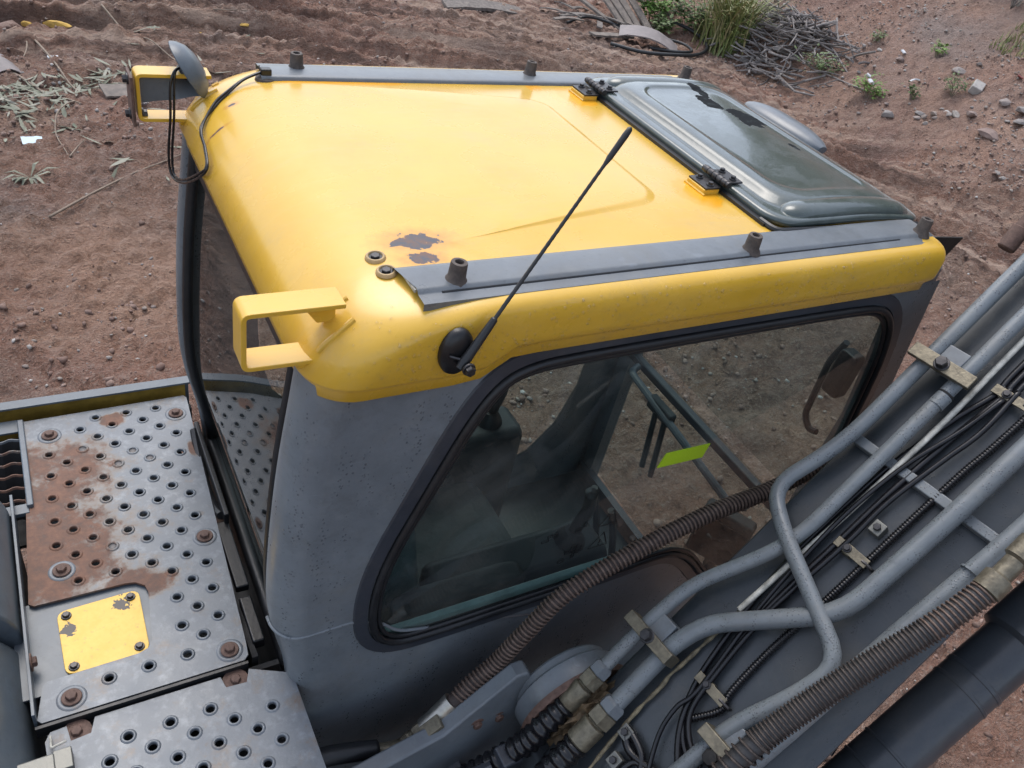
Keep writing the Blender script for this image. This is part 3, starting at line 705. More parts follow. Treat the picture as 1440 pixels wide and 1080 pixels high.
for yy, lab in ((1.02, 'black control console beside the near side of the operator seat'), (1.50, 'black control console between operator seat and cab door')):
    c_ = thing('control_console', (.95, yy, 1.205), lab, 'console', 'consoles beside the operator seat')
    MB().box((.93, yy, 1.56), (.50, .14, .70)).build('console_body', MAT['interior'], c_, 35, .03)
    MB().tube(smooth_path([(1.08, yy, 1.90), (1.09, yy, 1.97), (1.10, yy-.005, 2.03), (1.085, yy-.01, 2.10)], 6), .017, 10, True, None).build('joystick', MAT['plastic'], c_, 180)
    MB().lathe((1.08, yy, 1.90), (0, 0, 1), [(.045, 0), (.04, .02), (.022, .05)], 16).build('joystick_boot', MAT['rubber'], c_)
mon = thing('display_monitor', (1.66, .97, 1.62), 'dark display monitor on its stalk in the front corner of the cab', 'monitor')
MB().box((1.66, .985, 1.75), (.05, .16, .20), Matrix.Rotation(.5, 3, 'Z')).build('housing', MAT['interior'], mon, 35, .012); MB().box((1.63, .972, 1.75), (.006, .13, .15), Matrix.Rotation(.5, 3, 'Z')).build('screen', MAT['plastic'], mon)
MB().tube([(1.67, .98, 1.66), (1.68, .97, 1.22)], .02, 10).build('stalk', MAT['interior'], mon)
hr = thing('grab_rail', (1.70, 1.3, 1.84), 'slim grey-green grab rail across the windscreen inside the cab', 'grab rail')
MB().tube(fillet([(1.735, 1.62, 1.90), (1.69, 1.60, 1.90), (1.69, 1.02, 1.835), (1.735, 1.0, 1.835)], .03, 5), .013, 10).build('rail', MAT['hood'], hr)
MB().box((1.70, 1.42, 1.875), (.03, .12, .05)).build('mount', MAT['interior'], hr, 35, .006); MB().tube([(1.69, 1.43, 1.86), (1.67, 1.38, 1.66)], .010, 8).build('mount_arm', MAT['interior'], hr); MB().tube([(1.69, 1.38, 1.86), (1.67, 1.33, 1.66)], .010, 8).build('mount_arm', MAT['interior'], hr)
wp = thing('windscreen_wiper', (1.74, .93, 2.45), 'black wiper with motor box parked at the near windscreen pillar', 'wiper')
MB().box((1.70, .925, 2.43), (.05, .055, .13)).build('motor_box', MAT['plastic'], wp, 35, .012)
MB().tube(fillet([(1.705, .96, 2.50), (1.72, .985, 2.42), (1.725, .975, 2.24), (1.725, .945, 2.215), (1.725, .92, 2.225)], .02, 5), .009, 8).build('arm', MAT['plastic'], wp)
ped = thing('travel_pedals', (1.5, 1.25, 1.205), 'pair of travel levers standing on the cab floor by the windscreen', 'levers')
for yy in (1.20, 1.30):
    MB().tube(smooth_path([(1.50, yy, 1.21), (1.50, yy, 1.40), (1.44, yy, 1.62), (1.40, yy, 1.72)], 6), .012, 8).build('lever', MAT['interior'], ped); MB().box((1.55, yy, 1.26), (.20, .08, .02), Matrix.Rotation(-.3, 3, 'Y')).build('pedal', MAT['interior'], ped, 35, .004)

ant = thing('radio_antenna', (.505, .828, 2.787), 'thin black radio antenna leaning forward from its oval base on the yellow cab side', 'antenna')
m = MB(); prof = [(1.0, 0), (1.0, .006), (.90, .012), (.55, .016), (.2, .017)]
for_r = [[(.507+.0275*r*math.cos(a), .829-h, 2.785+.041*r*math.sin(a)) for a in [2*math.pi*i/28 for i in range(28)]] for r, h in prof]
m.rings(for_r, True, True, True).build('base', MAT['plastic'], ant, 50)
ab = Vector((.511, .803, 2.782)); at_ = Vector((.748, .872, 3.106)); ad = (at_-ab).normalized()
MB().lathe(ab-ad*.012, ad, [(.008, 0), (.0085, .01), (.0075, .03), (.0060, .075), (.0054, .088), (.0036, .09)], 12).build('ferrule', MAT['rubber'], ant)
mast = [ab+ad*(.07+(at_-ab).length*.82*k/60) for k in range(61)]
MB().tube(mast, .0036, 8, True, [.0030-.0007*k/60+(.0003 if k % 2 else 0) for k in range(61)]).build('mast', MAT['rubber'], ant)
e0 = at_-ad*.062; MB().lathe(e0, ad, [(.0028, 0), (.0045, .012), (.005, .05), (.0042, .06), (.002, .063)], 10).build('tip', MAT['rubber'], ant)
nut = hexbolt('nut', MAT['bolt'], .0085, .007, .0105); o = link('nut', nut, ant, (.5125, .790, 2.778)); o.rotation_euler = (math.radians(90), .3, 0)
MB().tube([(.489, .810, 2.79), (.505, .806, 2.785)], .0022, 6).build('set_screw', MAT['bolt'], ant)

# work lamp on the far bracket, its wires hanging in a loop
lamp = thing('work_lamp', (.23, 1.727, 2.80), 'dark round work lamp tilted on a bent plate on the far roof bracket', 'work lamp')
la = Vector((.84, -.10, .52)).normalized(); lc = Vector((.316, 1.728, 2.853))
MB().lathe(lc, la, [(.0, .026), (.024, .0245), (.042, .018), (.054, .0075), (.059, .0), (.0605, -.003), (.059, -.005), (.053, -.002), (.041, .006), (.024, .0145), (.001, .017)], 32, False).build('shell', MAT['hood'], lamp, 50)
sk = MB().lathe(lc-la*.016, la, [(.016, 0), (.016, .018), (.022, .02), (.022, .04)], 18).build('socket', MAT['plastic'], lamp)
MB().lathe(lc-la*.020+Vector((0, 0, .004)), la, [(.008, 0), (.008, .012)], 12).build('connector', MAT['steel'], sk)
MB().box(lc+Vector((-.006, -.01, .026)), (.010, .012, .016)).build('tape', MAT['dirtyyellow'], lamp)
sh = []
for k in range(13):
    t = k/12; c = Vector((.222, 1.722, 2.812)).lerp(Vector((.338, 1.722, 2.820)), t); tw = 1.1*sstep(.25, .9, t); hh = .026-.004*math.sin(t*3)
    u = Vector((0, math.sin(tw)*.8, math.cos(tw))); sh.append([c+u*hh+Vector((0, .002, 0)), c-u*hh+Vector((0, .002, 0)), c-u*hh-Vector((0, .002, 0)), c+u*hh-Vector((0, .002, 0))])
MB().rings(sh, True, True, True).build('bent_plate', MAT['rail'], lamp, 60)
MB().box((.2045, 1.727, 2.795), (.006, .058, .10)).build('mounting_flange', MAT['rust'], lamp, 35, .002)
lb = hexbolt('lamp_bolt', MAT['bolt'], .008, .007, .011)
for z in (2.832, 2.762): o = link('lamp_bolt', lb, lamp, (.2015, 1.727, z)); o.rotation_euler = (0, -math.pi/2, 0)
o = link('lamp_bolt', lb, lamp, (.2225, 1.727, 2.762)); o.rotation_euler = (0, math.pi/2, 0)
def WIRE(d): return [(.300, 1.715, 2.862), (.284+d*.3, 1.70, 2.858), (.274+d, 1.695, 2.83), (.270+d, 1.69, 2.77), (.262+d, 1.69, 2.69), (.264+d*.6, 1.675, 2.648+d*.5), (.272, 1.597, 2.672+d), (.284, 1.510, 2.726+d*1.2), (.296, 1.482+d, 2.760), (.304, 1.53+d*1.5, 2.775), (.311, 1.595+d*1.2, 2.786), (.345+d*.6, 1.645, 2.815-d*.3), (.374+d*.6, 1.665, 2.832-d*.3), (.411, 1.688-d*.4, 2.848), (.440, 1.697-d*.3, 2.858), (.457, 1.700, 2.862)]
for k, (dx, lab) in enumerate(((0, 'thin black lamp wire, outer of the two looping below the work lamp'), (.007, 'thin black lamp wire, inner of the two looping below the work lamp'))):
    P = WIRE(dx)
    tag(MB().tube(smooth_path(P, 8), .0026, 7).build('lamp_wire', MAT['cable'], None, 180), lab, 'wire', 'lamp wires')

# ================================================================== DECK BEHIND THE CAB
ZD = 1.92
deck = thing('machine_deck', (0, 1.3, 1.3), 'grey machine deck with perforated step plates, rusty patch and yellow cover behind the cab', 'deck')
BOLTS1 = [(-.053, 1.741), (.246, 1.746), (.227, 1.307), (-.069, 1.306), (-.083, .995), (.21, .994)]
def perforated(outline, holes, z, t, name):
    loops = [[Vector(p) for p in outline]] + [circ(h, .0148, 14) for h in holes]
    m = fill2(loops, lambda u, v: (u, v, z))
    for h in holes:
        m.rings([[(p.x, p.y, z+dz) for p in circ(h, r, 14)] for r, dz in ((.0148, 0), (.0128, .0020), (.0104, .0026), (.0088, .0018), (.0080, -.001), (.0079, -t))], True)
    L = [Vector(p) for p in outline]
    m.rings([[(p.x, p.y, z) for p in L], [(p.x, p.y, z-t) for p in L]], True)
    return m.build(name, MAT['plate'], deck, 50)
out1 = [(-.106, 1.810)] + [(.265, 1.816), (.279, 1.816), (.285, 1.806), (.245, 1.0), (.242, .972), (.232, .962)] + [(-.136, .962), (-.143, .970), (-.128, 1.040), (-.122, 1.046), (.045, 1.050), (.062, 1.056), (.073, 1.073), (.086, 1.195), (.082, 1.214), (.065, 1.228), (.045, 1.232), (-.128, 1.232), (-.137, 1.24), (-.120, 1.545)]
def lattice(y0, n, xa, xb_, base, sk, drift=-.0016):
    H = []
    for k in range(n):
        y = y0-.0366*k; o = base + (.0365 if (k+sk) % 2 else 0) + drift*k
        m0 = math.floor((xa-o)/.0735)
        for j in range(m0, m0+12):
            x = o+.0735*j
            if xa < x < xb_: H.append((x+random.uniform(-.0008, .0008), y+random.uniform(-.0008, .0008)))
    return H
H1 = []
for h in lattice(1.782, 22, -.078, .248, .055, 0):
    if any(math.hypot(h[0]-b[0], h[1]-b[1]) < .036 for b in BOLTS1): continue
    if h[0] < .105 and 1.03 < h[1] < 1.25: continue
    if h[1] > 1.70 and h[0] < .0: continue
    if h[1] < 1.03 and (h[0] < -.04 or h[0] > .19): continue
    if h[0] > .262-(1.8-h[1])*.05-.014: continue
    H1.append(h)
p1 = perforated(out1, H1, ZD, .006, 'step_plate')
for h in random.sample(H1, 5):      # a few holes are plugged with mud
    MB().lathe((h[0], h[1], ZD-.004), (0, 0, 1), [(.0088, 0), (.0088, .004), (.005, .005)], 12).build('mud_plug', MAT['bolt'], p1)
out2 = [(-.135, .925), (-.125, .942), (-.098, .944), (-.094, .912), (-.060, .915), (-.050, .945), (.18, .944), (.185, .918), (.225, .915), (.236, .943), (.315, .903), (.318, .60), (.318, .45), (-.12, .45)]
H2 = [h for h in lattice(.883, 11, -.06, .275, .0, 0, 0) if not (h[1] > .87 and h[0] > .16)]
p2_ = perforated(out2, H2, ZD-.006, .006, 'step_plate')
MB().box((.045, .9535, ZD-.012), (.385, .006, .03)).build('plate_edge_strip', MAT['rubber'], deck)
big = hexbolt('deck_bolt', MAT['rust'], .0105, .008, .018)
dish = MB().lathe((0, 0, 0), (0, 0, 1), [(.027, .0004), (.0245, .0020), (.021, .0024), (.019, .0014), (.012, .001)], 24).mesh('bolt_dish', MAT['plate'])
for x, y in BOLTS1:
    b = link('deck_bolt', big, deck, (x, y, ZD+.0025)); b.rotation_euler = (0, 0, random.uniform(0, 1)); link('bolt_dish', dish, deck, (x, y, ZD))
for x, y in ((.206, .929), (-.083, .928)):
    MB().lathe((x, y, ZD-.014), (0, 0, 1), [(.026, 0), (.026, .004), (.02, .005)], 20).build('bolt_pad', MAT['rust'], deck); link('deck_bolt', big, deck, (x, y, ZD-.012))
# yellow cover plate in the notch
MB().box((-.04, 1.135, ZD-.013), (.26, .22, .006)).build('cover_seat', MAT['hood'], deck)
s = NT('chipped_yellow_cover'); n_ = s.noise(30, 5, .7)
c = s.mix(s.ramp(n_, .35, .7), (.78, .47, .06), (.85, .55, .10)); c = s.mix(s.ramp(s.noise(70, 4, .7), .58, .75, 0, .7), c, (.38, .26, .08))
e = s.math('MINIMUM', s.blob((.030, 1.183, 1.92), (.017, .020, 1), 1.5, 75), s.blob((-.070, 1.158, 1.92), (.014, .016, 1), 1.5, 75))
ch = s.ramp(e, .85, .92, 1, 0); MAT['cover'] = s.out(s.mix(ch, c, (.045, .036, .032)), .42, 0, s.bump(n_, .15, .002))
cp = chaikin([(-.090, 1.205), (-.088, 1.050), (.066, 1.053), (.068, 1.212)], 0)
cpl = fillet([(-.012, 1.0515), (.066, 1.053), (.068, 1.212), (-.090, 1.205), (-.088, 1.050), (-.012, 1.0515)], .020, 5)[:-1]
yc_ = MB().prism([(p.x, p.y) for p in cpl], lambda u, v, k: (u, v, k), ZD-.0095, ZD-.005).build('cover_plate', MAT['cover'], deck, 35, .001)
sm = hexbolt('cover_bolt', MAT['bolt'], .0072, .006, .010)
for x, y in ((-.073, 1.190), (.050, 1.196), (.048, 1.068), (-.072, 1.065)): link('cover_bolt', sm, yc_, (x, y, ZD-.005)).rotation_euler = (0, 0, random.uniform(0, 1))
# structure under the plates
MB().box((.06, 1.40, ZD-.09), (.34, .83, .02)).build('deck_tray', MAT['hood'], deck)
MB().box((.08, .70, ZD-.16), (.45, .48, .02)).build('deck_tray', MAT['void'], deck)
MB().box((.238, 1.39, ZD-.10), (.012, .84, .17), Matrix.Rotation(.045, 3, 'Z')).build('deck_web', MAT['void'], deck)
MB().box((.10, .95, ZD-.30), (.40, .012, .55)).build('deck_web', MAT['void'], deck)
MB().box((.06, 1.4, ZD-.35), (.36, .84, .45)).build('engine_bay', MAT['void'], deck)
# left rim of the deck: grey angle over a grimy yellow inner face
MB().box((-.28, 1.846, ZD+.028), (1.16, .030, .006)).box((-.28, 1.859, ZD-.06), (1.16, .005, .18)).build('deck_rim', MAT['hood'], deck, 35, .001)
MB().box((-.28, 1.8535, ZD-.035), (1.14, .003, .11)).build('rim_inner_face', MAT['dirtyyellow'], deck)
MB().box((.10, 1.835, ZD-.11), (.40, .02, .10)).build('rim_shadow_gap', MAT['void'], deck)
MB().box((-.16, 1.80, ZD-.004), (.09, .045, .006)).build('corner_strip', MAT['hood'], deck, 35, .001)
# louvre grille at the far left
gr = MB().box((-.112, 1.66, ZD+.003), (.014, .30, .014)).build('grille_frame', MAT['hood'], deck, 35, .003)
MB().box((-.20, 1.51, ZD-.004), (.17, .03, .012)).build('grille_frame_bar', MAT['hood'], gr, 35, .002)
MB().box((-.26, 1.66, ZD-.11), (.30, .33, .01)).build('grille_floor', MAT['void'], gr)
for k in range(6):
    y = 1.765-.042*k; P = []
    for j in range(40): x = -.42+.30*j/39; P.append((x, y+.0035*math.sin(j*1.25)))
    MB().prism(P + [(x, y_-.0022) for x, y_ in P[::-1]], lambda u, v, kk: (u, v+(kk-ZD)*.45, kk), ZD-.055, ZD-.014).build('grille_bar', MAT['void'], gr, 30); MB().prism(P + [(x, y_-.0022) for x, y_ in P[::-1]], lambda u, v, kk: (u, v+(kk-ZD)*.45, kk), ZD-.014, ZD-.009).build('grille_bar_edge', MAT['plate'], gr, 30)
# hood beside the plates
hood = thing('engine_hood', (-.45, 1.2, 1.5), 'grey engine hood edge left of the perforated plates with rusty bolt', 'hood')
P = fillet([(-.62, 1.6), (-.62, 2.085), (-.235, 2.085), (-.158, 1.985), (-.150, 1.90), (-.150, 1.6)], .05, 6)
MB().prism([(p.x, p.y) for p in P], lambda u, v, k: (u, k, v), 1.155, 1.495).build('hood_panel', MAT['hood'], hood, 40, .008)
P2 = fillet([(-.62, 1.6), (-.62, 2.05), (-.26, 2.05), (-.20, 1.985), (-.155, 1.90), (-.155, 1.6)], .06, 6)
MB().prism([(p.x, p.y) for p in P2], lambda u, v, k: (u, k, v), .60, 1.145).build('hood_panel', MAT['hood'], hood, 40, .012)
MB().box((-.146, 1.25, ZD+.004), (.006, .57, .05)).build('hood_flange', MAT['hood'], hood, 35, .001)
o = link('hood_bolt', big, hood, (-.142, 1.085, ZD+.02)); o.rotation_euler = (0, math.pi/2, 0)
la_ = MB().box((-.165, .862, ZD+.008), (.09, .045, .03)).build('latch', MAT['beige'], hood, 35, .004)
MB().box((-.108, .868, ZD+.008), (.03, .04, .026)).build('latch_keeper', MAT['beige'], la_, 35, .002)
MB().tube(fillet([(-.125, .93, ZD), (-.125, .90, ZD+.012), (-.10, .905, ZD+.012)], .004, 3), .0022, 6).build('latch_clip', MAT['white'], la_)

# ================================================================== BOOM
BQ = Vector((1.42961, .68, 2.50870)); Bd = Vector((.7201, .1100, .6851)); Ba = Vector((-.0797, .9939, -.0758)); Bn = Vector((-.6893, 0, .7245))
def B(s, t, h=0): return BQ + Bd*s + Ba*t + Bn*h
BM = Matrix((Bd, Ba, Bn)).transposed()      # boom frame axes as columns
boom = thing('excavator_boom', B(-.9, -.19, -.3), 'dark grey excavator boom carrying painted hydraulic pipes, clamps and brackets', 'boom')
# box section: top plate, side plates, lower plate; it narrows and rounds off at the foot
prof = [(.004, -.004), (.0, 0), (-.338, 0), (-.350, -.004), (-.378, -.014), (-.378, -.026), (-.31, -.030), (-.31, -.38), (-.06, -.38), (-.06, -.03), (.004, -.014)]
SS = [(-1.02, .25), (-.98, .5), (-.92, .75), (-.84, .92), (-.75, 1), (-.5, 1.05), (0, 1.15), (.6, 1.25), (1.4, 1.3), (2.6, 1.25)]
MB().rings([[B(s_, t, (h*k if h < -.03 else h-(1-min(1, k))*.10)) for t, h in prof] for s_, k in SS], True, True, True).build('boom_body', MAT['boom'], boom, 35)
def pipe(P, r, name='pipe', rad=.05, mat='pipe'):
    pts = fillet([B(*p) for p in P], rad, 8); return MB().tube(resample(pts, .02), r, 16).build(name, MAT[mat], boom, 180)
pA = pipe([(1.2, -.012, .05), (-.045, -.010, .05), (-.205, .030, .05), (-.262, -.060, .065), (-.375, -.300, .060), (-.47, -.283, .048), (-.60, -.240, .045), (-.90, -.222, .045)], .0162, rad=[.2, .055, .035, .05, .06, .06])
pB = pipe([(1.2, -.085, .05), (.15, -.086, .05), (-.27, -.082, .05), (-.47, .004, .05), (-.58, .012, .05), (-.742, .010, .05)], .0150, rad=[.1, .08, .06, .04])
pC = pipe([(1.2, -.285, .05), (-.05, -.254, .05), (-.305, -.240, .05), (-.50, -.075, .045), (-.58, -.055, .045), (-.775, -.060, .045)], .0188, rad=[.1, .06, .06, .04])
pD = pipe([(1.2, -.375, .045), (.02, -.350, .045), (-.28, -.326, .040), (-.50, -.315, .035), (-.72, -.300, .03)], .0182, rad=.08)
sl_ = MB().tube([B(.155, -.0875, .05), B(.128, -.0872, .05)], .0168, 14).build('pipe_joint', MAT['pipe'], pB)
MB().tube([B(.160, -.0875, .05), B(.156, -.0875, .05)], .0169, 14).build('joint_gap', MAT['void'], pB)
for s_, t_, p_ in ((-.165, -.247, pC), (-.09, -.34, pD)): MB().tube([B(s_, t_, .05), B(s_-.004, t_, .05)], .0194, 14).build('weld_ring', MAT['pipe'], p_)
# flat cross bar under the pipes
cb = MB().box(B(-.010, -.19, .012), (.022, .36, .022), BM).build('cross_bar', MAT['pipe'], boom, 35, .003)
def pclamp(s_, t0, t1, h, name='pipe_clamp', w=.030, tk=.012, bolt=True, mat='zinc', base=True):
    c = B(s_, (t0+t1)/2, h); o = MB().box(c, (w, abs(t1-t0), tk), BM).build(name, MAT[mat], boom, 35, .002)
    if base: MB().box(B(s_+.03, (t0+t1)/2, h-.042), (.05, abs(t1-t0)*.35, .05), BM).build('weld_block', MAT['rail'], o, 35, .003)
    if bolt:
        me_ = hexbolt('clamp_bolt', MAT['bolt'], .0125, .013, .0155); b = link('clamp_bolt', me_, o, B(s_, (t0+t1)/2, h+tk/2)); b.rotation_euler = BM.to_euler()
    return o
pclamp(.196, .020, -.118, .076)
c2 = pclamp(-.605, .045, -.082, .074, w=.026, tk=.010, bolt=True); MB().box(B(-.605, -.0185, .050), (.026, .128, .046), BM).build('clamp_jaw', MAT['zinc'], c2, 35, .002)
c3 = pclamp(-.640, -.212, -.300, .072, w=.026, tk=.010, bolt=False); MB().box(B(-.640, -.256, .048), (.026, .088, .046), BM).build('clamp_jaw', MAT['zinc'], c3, 35, .002)
MB().lathe(B(-.665, -.262, .07), Bn, [(.016, -.03), (.018, 0), (.013, .012), (.004, .014)], 8).build('oily_bolt', MAT['void'], c3)
# fittings at the lower pipe ends
def fitting(s_, t_, h_, k=1.0):
    g = MB().lathe(B(s_, t_, h_), -Bd, [(.020*k, -.012), (.024*k, -.006), (.024*k, .012), (.020*k, .016)], 6).build('pipe_nut', MAT['rail'], boom, 25)
    MB().lathe(B(s_-.014, t_, h_), -Bd, [(.021*k, 0), (.0255*k, .002), (.0255*k, .030), (.019*k, .034), (.019*k, .040)], 6).build('swivel_nut', MAT['zinc'], g, 25)
    MB().lathe(B(s_-.05, t_, h_), -Bd, [(.020*k, 0), (.0245*k, .003), (.0245*k, .052), (.021*k, .056)], 20).build('ferrule', MAT['zinc'], g, 40)
fitting(-.725, .0105, .05, .95); fitting(-.755, -.0585, .045, 1.12)
# small cable clips, studs and brackets on the top plate
def clip(s_, t_, wl=.075, name='cable_clip'):
    o = MB().box(B(s_, t_, .026), (.020, wl, .004), BM).box(B(s_, t_+.010, .012), (.022, .022, .024), BM).build(name, MAT['zinc'], boom, 35, .001)
    b = link('clip_bolt', hexbolt('clip_bolt', MAT['bolt'], .007, .006, .009), o, B(s_, t_+.010, .028)); b.rotation_euler = BM.to_euler()
    MB().tube([B(s_, t_-.048, .008), B(s_-.001, t_-.046, .020), B(s_, t_-.034, .026), B(s_, t_-.025, .026)], .004, 6).build('clip_tail', MAT['bolt'], o); return o
clip(.232, -.172); clip(-.200, -.166); clip(-.585, -.162)
for s_, t_ in ((-.772, -.105), (-.825, -.128), (-.13, -.167)):
    o = MB().box(B(s_, t_, .012), (.028, .026, .024), BM).build('stud_block', MAT['beige'], boom, 35, .002)
    b = link('clip_bolt', hexbolt('clip_bolt', MAT['bolt'], .008, .007, None), o, B(s_, t_, .022)); b.rotation_euler = BM.to_euler()
MB().lathe(B(.50, .048, .03), (Bd+Bn*.3).normalized(), [(.016, 0), (.019, .003), (.019, .05), (.015, .052), (.015, .09)], 16).build('rusty_pin', MAT['rust'], boom)
# foot: pin boss with caked mud
fc_ = Vector((.865, .655, 1.885))
MB().lathe(fc_, (0, 1, 0), [(.125, -.02), (.128, 0), (.128, .018), (.122, .024), (.116, .026), (.116, .040), (.110, .046), (.03, .048)], 40).build('foot_boss', MAT['rail'], boom, 35)
MB().lathe(fc_+Vector((0, -.012, 0)), (0, 1, 0), [(.11, -.03), (.136, -.028), (.136, -.012), (.10, -.008)], 40).build('boss_shim', MAT['rust'], boom, 35)
bm = bmesh.new(); bmesh.ops.create_icosphere(bm, subdivisions=4, radius=1); m = MB()
vs = []
for v in bm.verts:
    k = 1+.35*(random.random()-.5); vs.append(fc_ + Vector((v.co.x*.10*k, -.06+v.co.y*.055*k, .02+v.co.z*.10*k)))
bm.verts.index_update(); m.add(vs, [tuple(v.index for v in f.verts) for f in bm.faces]); bm.free(); m.build('caked_mud', MAT['mud'], boom, 0)

# machine frame bracket at the boom foot
fb = thing('frame_bracket', (.6, .72, 1.3), 'grey frame plate with two rusty bolts beside the boom foot', 'bracket')
P = [(.30, 1.60), (.30, 1.775), (.365, 1.800), (.575, 1.850), (.735, 1.965), (.765, 1.963), (.800, 1.905), (.80, 1.60)]
MB().prism(P, lambda u, v, k: (u, k+.10*(v-1.9), v), .690, .728).build('plate', MAT['rail'], fb, 35, .006)
MB().box((.46, .60, 1.66), (.36, .16, .03), Matrix.Rotation(-.3, 3, 'Y')).build('shelf', MAT['grey_dark'], fb, 35, .004)
for x, z in ((.655, 1.845), (.71, 1.838)):
    o = link('bracket_bolt', big, fb, (x, .688, z)); o.rotation_euler = (math.pi/2, .3, 0)
# dim machinery below the boom foot
bay = thing('swing_bay', (.6, .35, 1.2), 'dark machinery bay below the boom foot with hoses and brackets', 'machinery bay')
MB().box((.62, .38, 1.35), (.75, .62, .05)).build('bay_floor', MAT['void'], bay)
MB().box((.30, .38, 1.55), (.02, .60, .45)).build('bay_wall', MAT['grey_dark'], bay)
MB().tube([(.44, .62, 1.72), (.66, .60, 1.80)], .022, 10).build('rod', MAT['grey_dark'], bay); MB().box((.69, .60, 1.80), (.05, .05, .10)).build('lug', MAT['grey_dark'], bay, 35, .006)
MB().prism([(.74, 1.70), (.92, 1.76), (.92, 1.82), (.76, 1.80)], lambda u, v, k: (u, k, v), .54, .62).build('foot_lug', MAT['rail'], bay, 35, .01)

# upper structure frame under cab, deck and boom foot
fr2 = thing('upper_structure', (.5, .8, .9), 'dark steel upper frame below the cab and boom foot', 'frame')
MB().box((.55, .45, 1.02), (2.6, 2.75, .20)).build('frame_plate', MAT['grey_dark'], fr2, 35, .02)
MB().box((.95, .63, 1.28), (1.25, .03, .40)).build('boom_foot_web', MAT['grey_dark'], fr2, 35, .006)
MB().lathe((.55, .80, .92), (0, 0, -1), [(.62, 0), (.62, .12), (.55, .14), (.55, .25)], 40).build('slew_ring', MAT['grey_dark'], fr2)
# boom lift cylinder
cyl = thing('lift_cylinder', (1.30, .22, 1.6), 'thick black boom lift cylinder crossing below the boom', 'cylinder')
c0 = Vector((1.474, .239, 2.035)); cd = Vector((.715, .055, .56)).normalized(); cd = (Vector((1.725, .262, 2.232))-c0).normalized()
MB().lathe(c0-cd*.75, cd, [(.064, 0), (.064, .60), (.066, .602), (.066, .606), (.064, .608), (.064, .66), (.066, .662), (.066, .666), (.064, .668), (.064, .86), (.0655, .862), (.0655, .868), (.064, .87), (.064, .90), (.0655, .902), (.0655, .91), (.064, .912), (.064, 1.02), (.078, 1.03), (.078, 1.20), (.06, 1.21)], 40).build('barrel', MAT['cylinder'], cyl, 35)
MB().lathe(c0+cd*.45, cd, [(.040, 0), (.040, .9)], 30).build('rod', MAT['steel'], cyl)
MB().tube([c0-cd*.20+Vector((-.03, .07, .05)), c0-cd*.10+Vector((-.02, .10, .07))], .012, 8).build('port_hose', MAT['cable'], cyl)

# ---------------------------------------------------------------- hoses and cables
h1 = thing('spring_guard_hose', (.75, .76, 1.95), 'rusty spring-wrapped hydraulic hose curving below the cab side window', 'hose', 'spring guarded hoses')
P1 = [(.60, .735, 1.862), (.656, .745, 1.907), (.716, .75, 1.958), (.769, .752, 2.035), (.850, .757, 2.130), (1.008, .757, 2.205), (1.187, .757, 2.258), (1.375, .755, 2.285), (1.545, .75, 2.345), (1.75, .74, 2.44), (2.0, .72, 2.55)]
sp = smooth_path(P1, 12); MB().tube(sp, .0165, 14).build('hose_body', MAT['hose'], h1, 180)
helix(sp[6:], .0180, .0100, .0027).build('guard_spring', MAT['spring'], h1, 180)
MB().tube([(.556, .735, 1.815), (.575, .735, 1.835), (.615, .74, 1.876)], .021, 16).build('ferrule', MAT['steel'], h1, 40)
MB().lathe((.556, .735, 1.815), (-.7, 0, -.72), [(.018, 0), (.019, .004), (.019, .022), (.015, .026), (.015, .034), (.018, .038), (.018, .055), (.013, .06)], 6).build('swivel_nut', MAT['zinc'], h1, 25)
MB().tube(smooth_path([(.525, .735, 1.782), (.505, .737, 1.765), (.475, .742, 1.762), (.452, .748, 1.768)], 6), .016, 12).build('elbow', MAT['zinc'], h1, 180)
MB().tube(smooth_path([(.455, .748, 1.768), (.40, .755, 1.785), (.33, .76, 1.80), (.24, .76, 1.78)], 6), .021, 12).build('sleeve', MAT['rubber'], h1, 180)
MB().box((.560, .715, 1.845), (.05, .03, .014), Matrix.Rotation(-.7, 3, 'Y')).build('hose_clip', MAT['zinc'], h1, 35, .002)
h2 = thing('spring_guard_hose', B(-.3, -.36, .1), 'dark thick spring-wrapped hydraulic hose lying along the outer boom edge', 'hose', 'spring guarded hoses')
P2 = [B(-.105, -.386, .10), B(-.17, -.378, .10), B(-.235, -.366, .10), B(-.40, -.330, .10), B(-.555, -.306, .10), B(-.66, -.300, .095), B(-.80, -.30, .07), B(-1.0, -.30, .0)]
sp = smooth_path(P2, 14); MB().tube(sp, .0205, 16).build('hose_body', M_plain('dark_hose_cover', (.035, .033, .034), .5), h2, 180)
helix(sp[:28], .0222, .0090, .0022).build('guard_spring', MAT['spring'], h2, 180); helix(sp[27:60], .0228, .0078, .0022).build('guard_spring', MAT['spring2'], h2, 180); helix(sp[58:], .0248, .0165, .0024).build('guard_spring', MAT['spring2'], h2, 180)
MB().lathe(B(-.115, -.386, .10), Bd, [(.020, 0), (.0255, .002), (.0255, .035), (.018, .040), (.018, .075), (.024, .08), (.024, .12), (.018, .125), (.018, .3)], 18).build('ferrule', MAT['zinc'], h2, 35)
def corr(P, r, pitch, amp, n=10):
    Q = resample(smooth_path(P, 10), pitch/4); return MB().tube(Q, r, n, True, [r+amp*math.sin(k*math.pi/2) for k in range(len(Q))])
tag(corr([B(-.83, .011, .05), B(-.90, .015, .045), B(-.98, .03, .02), (.52, .66, 1.62)], .024, .022, .004, 14).build('lower_hose', MAT['cable'], None, 180), 'black ribbed hose below the nearer-to-cab pipe fitting at the boom foot', 'hose', 'black hoses at the boom foot')
tag(corr([B(-.86, -.060, .045), B(-.95, -.058, .035), B(-1.05, -.05, .0), (.60, .56, 1.55)], .026, .022, .003, 14).build('lower_hose', MAT['cable'], None, 180), 'black ribbed hose below the outer pipe fitting at the boom foot', 'hose', 'black hoses at the boom foot')
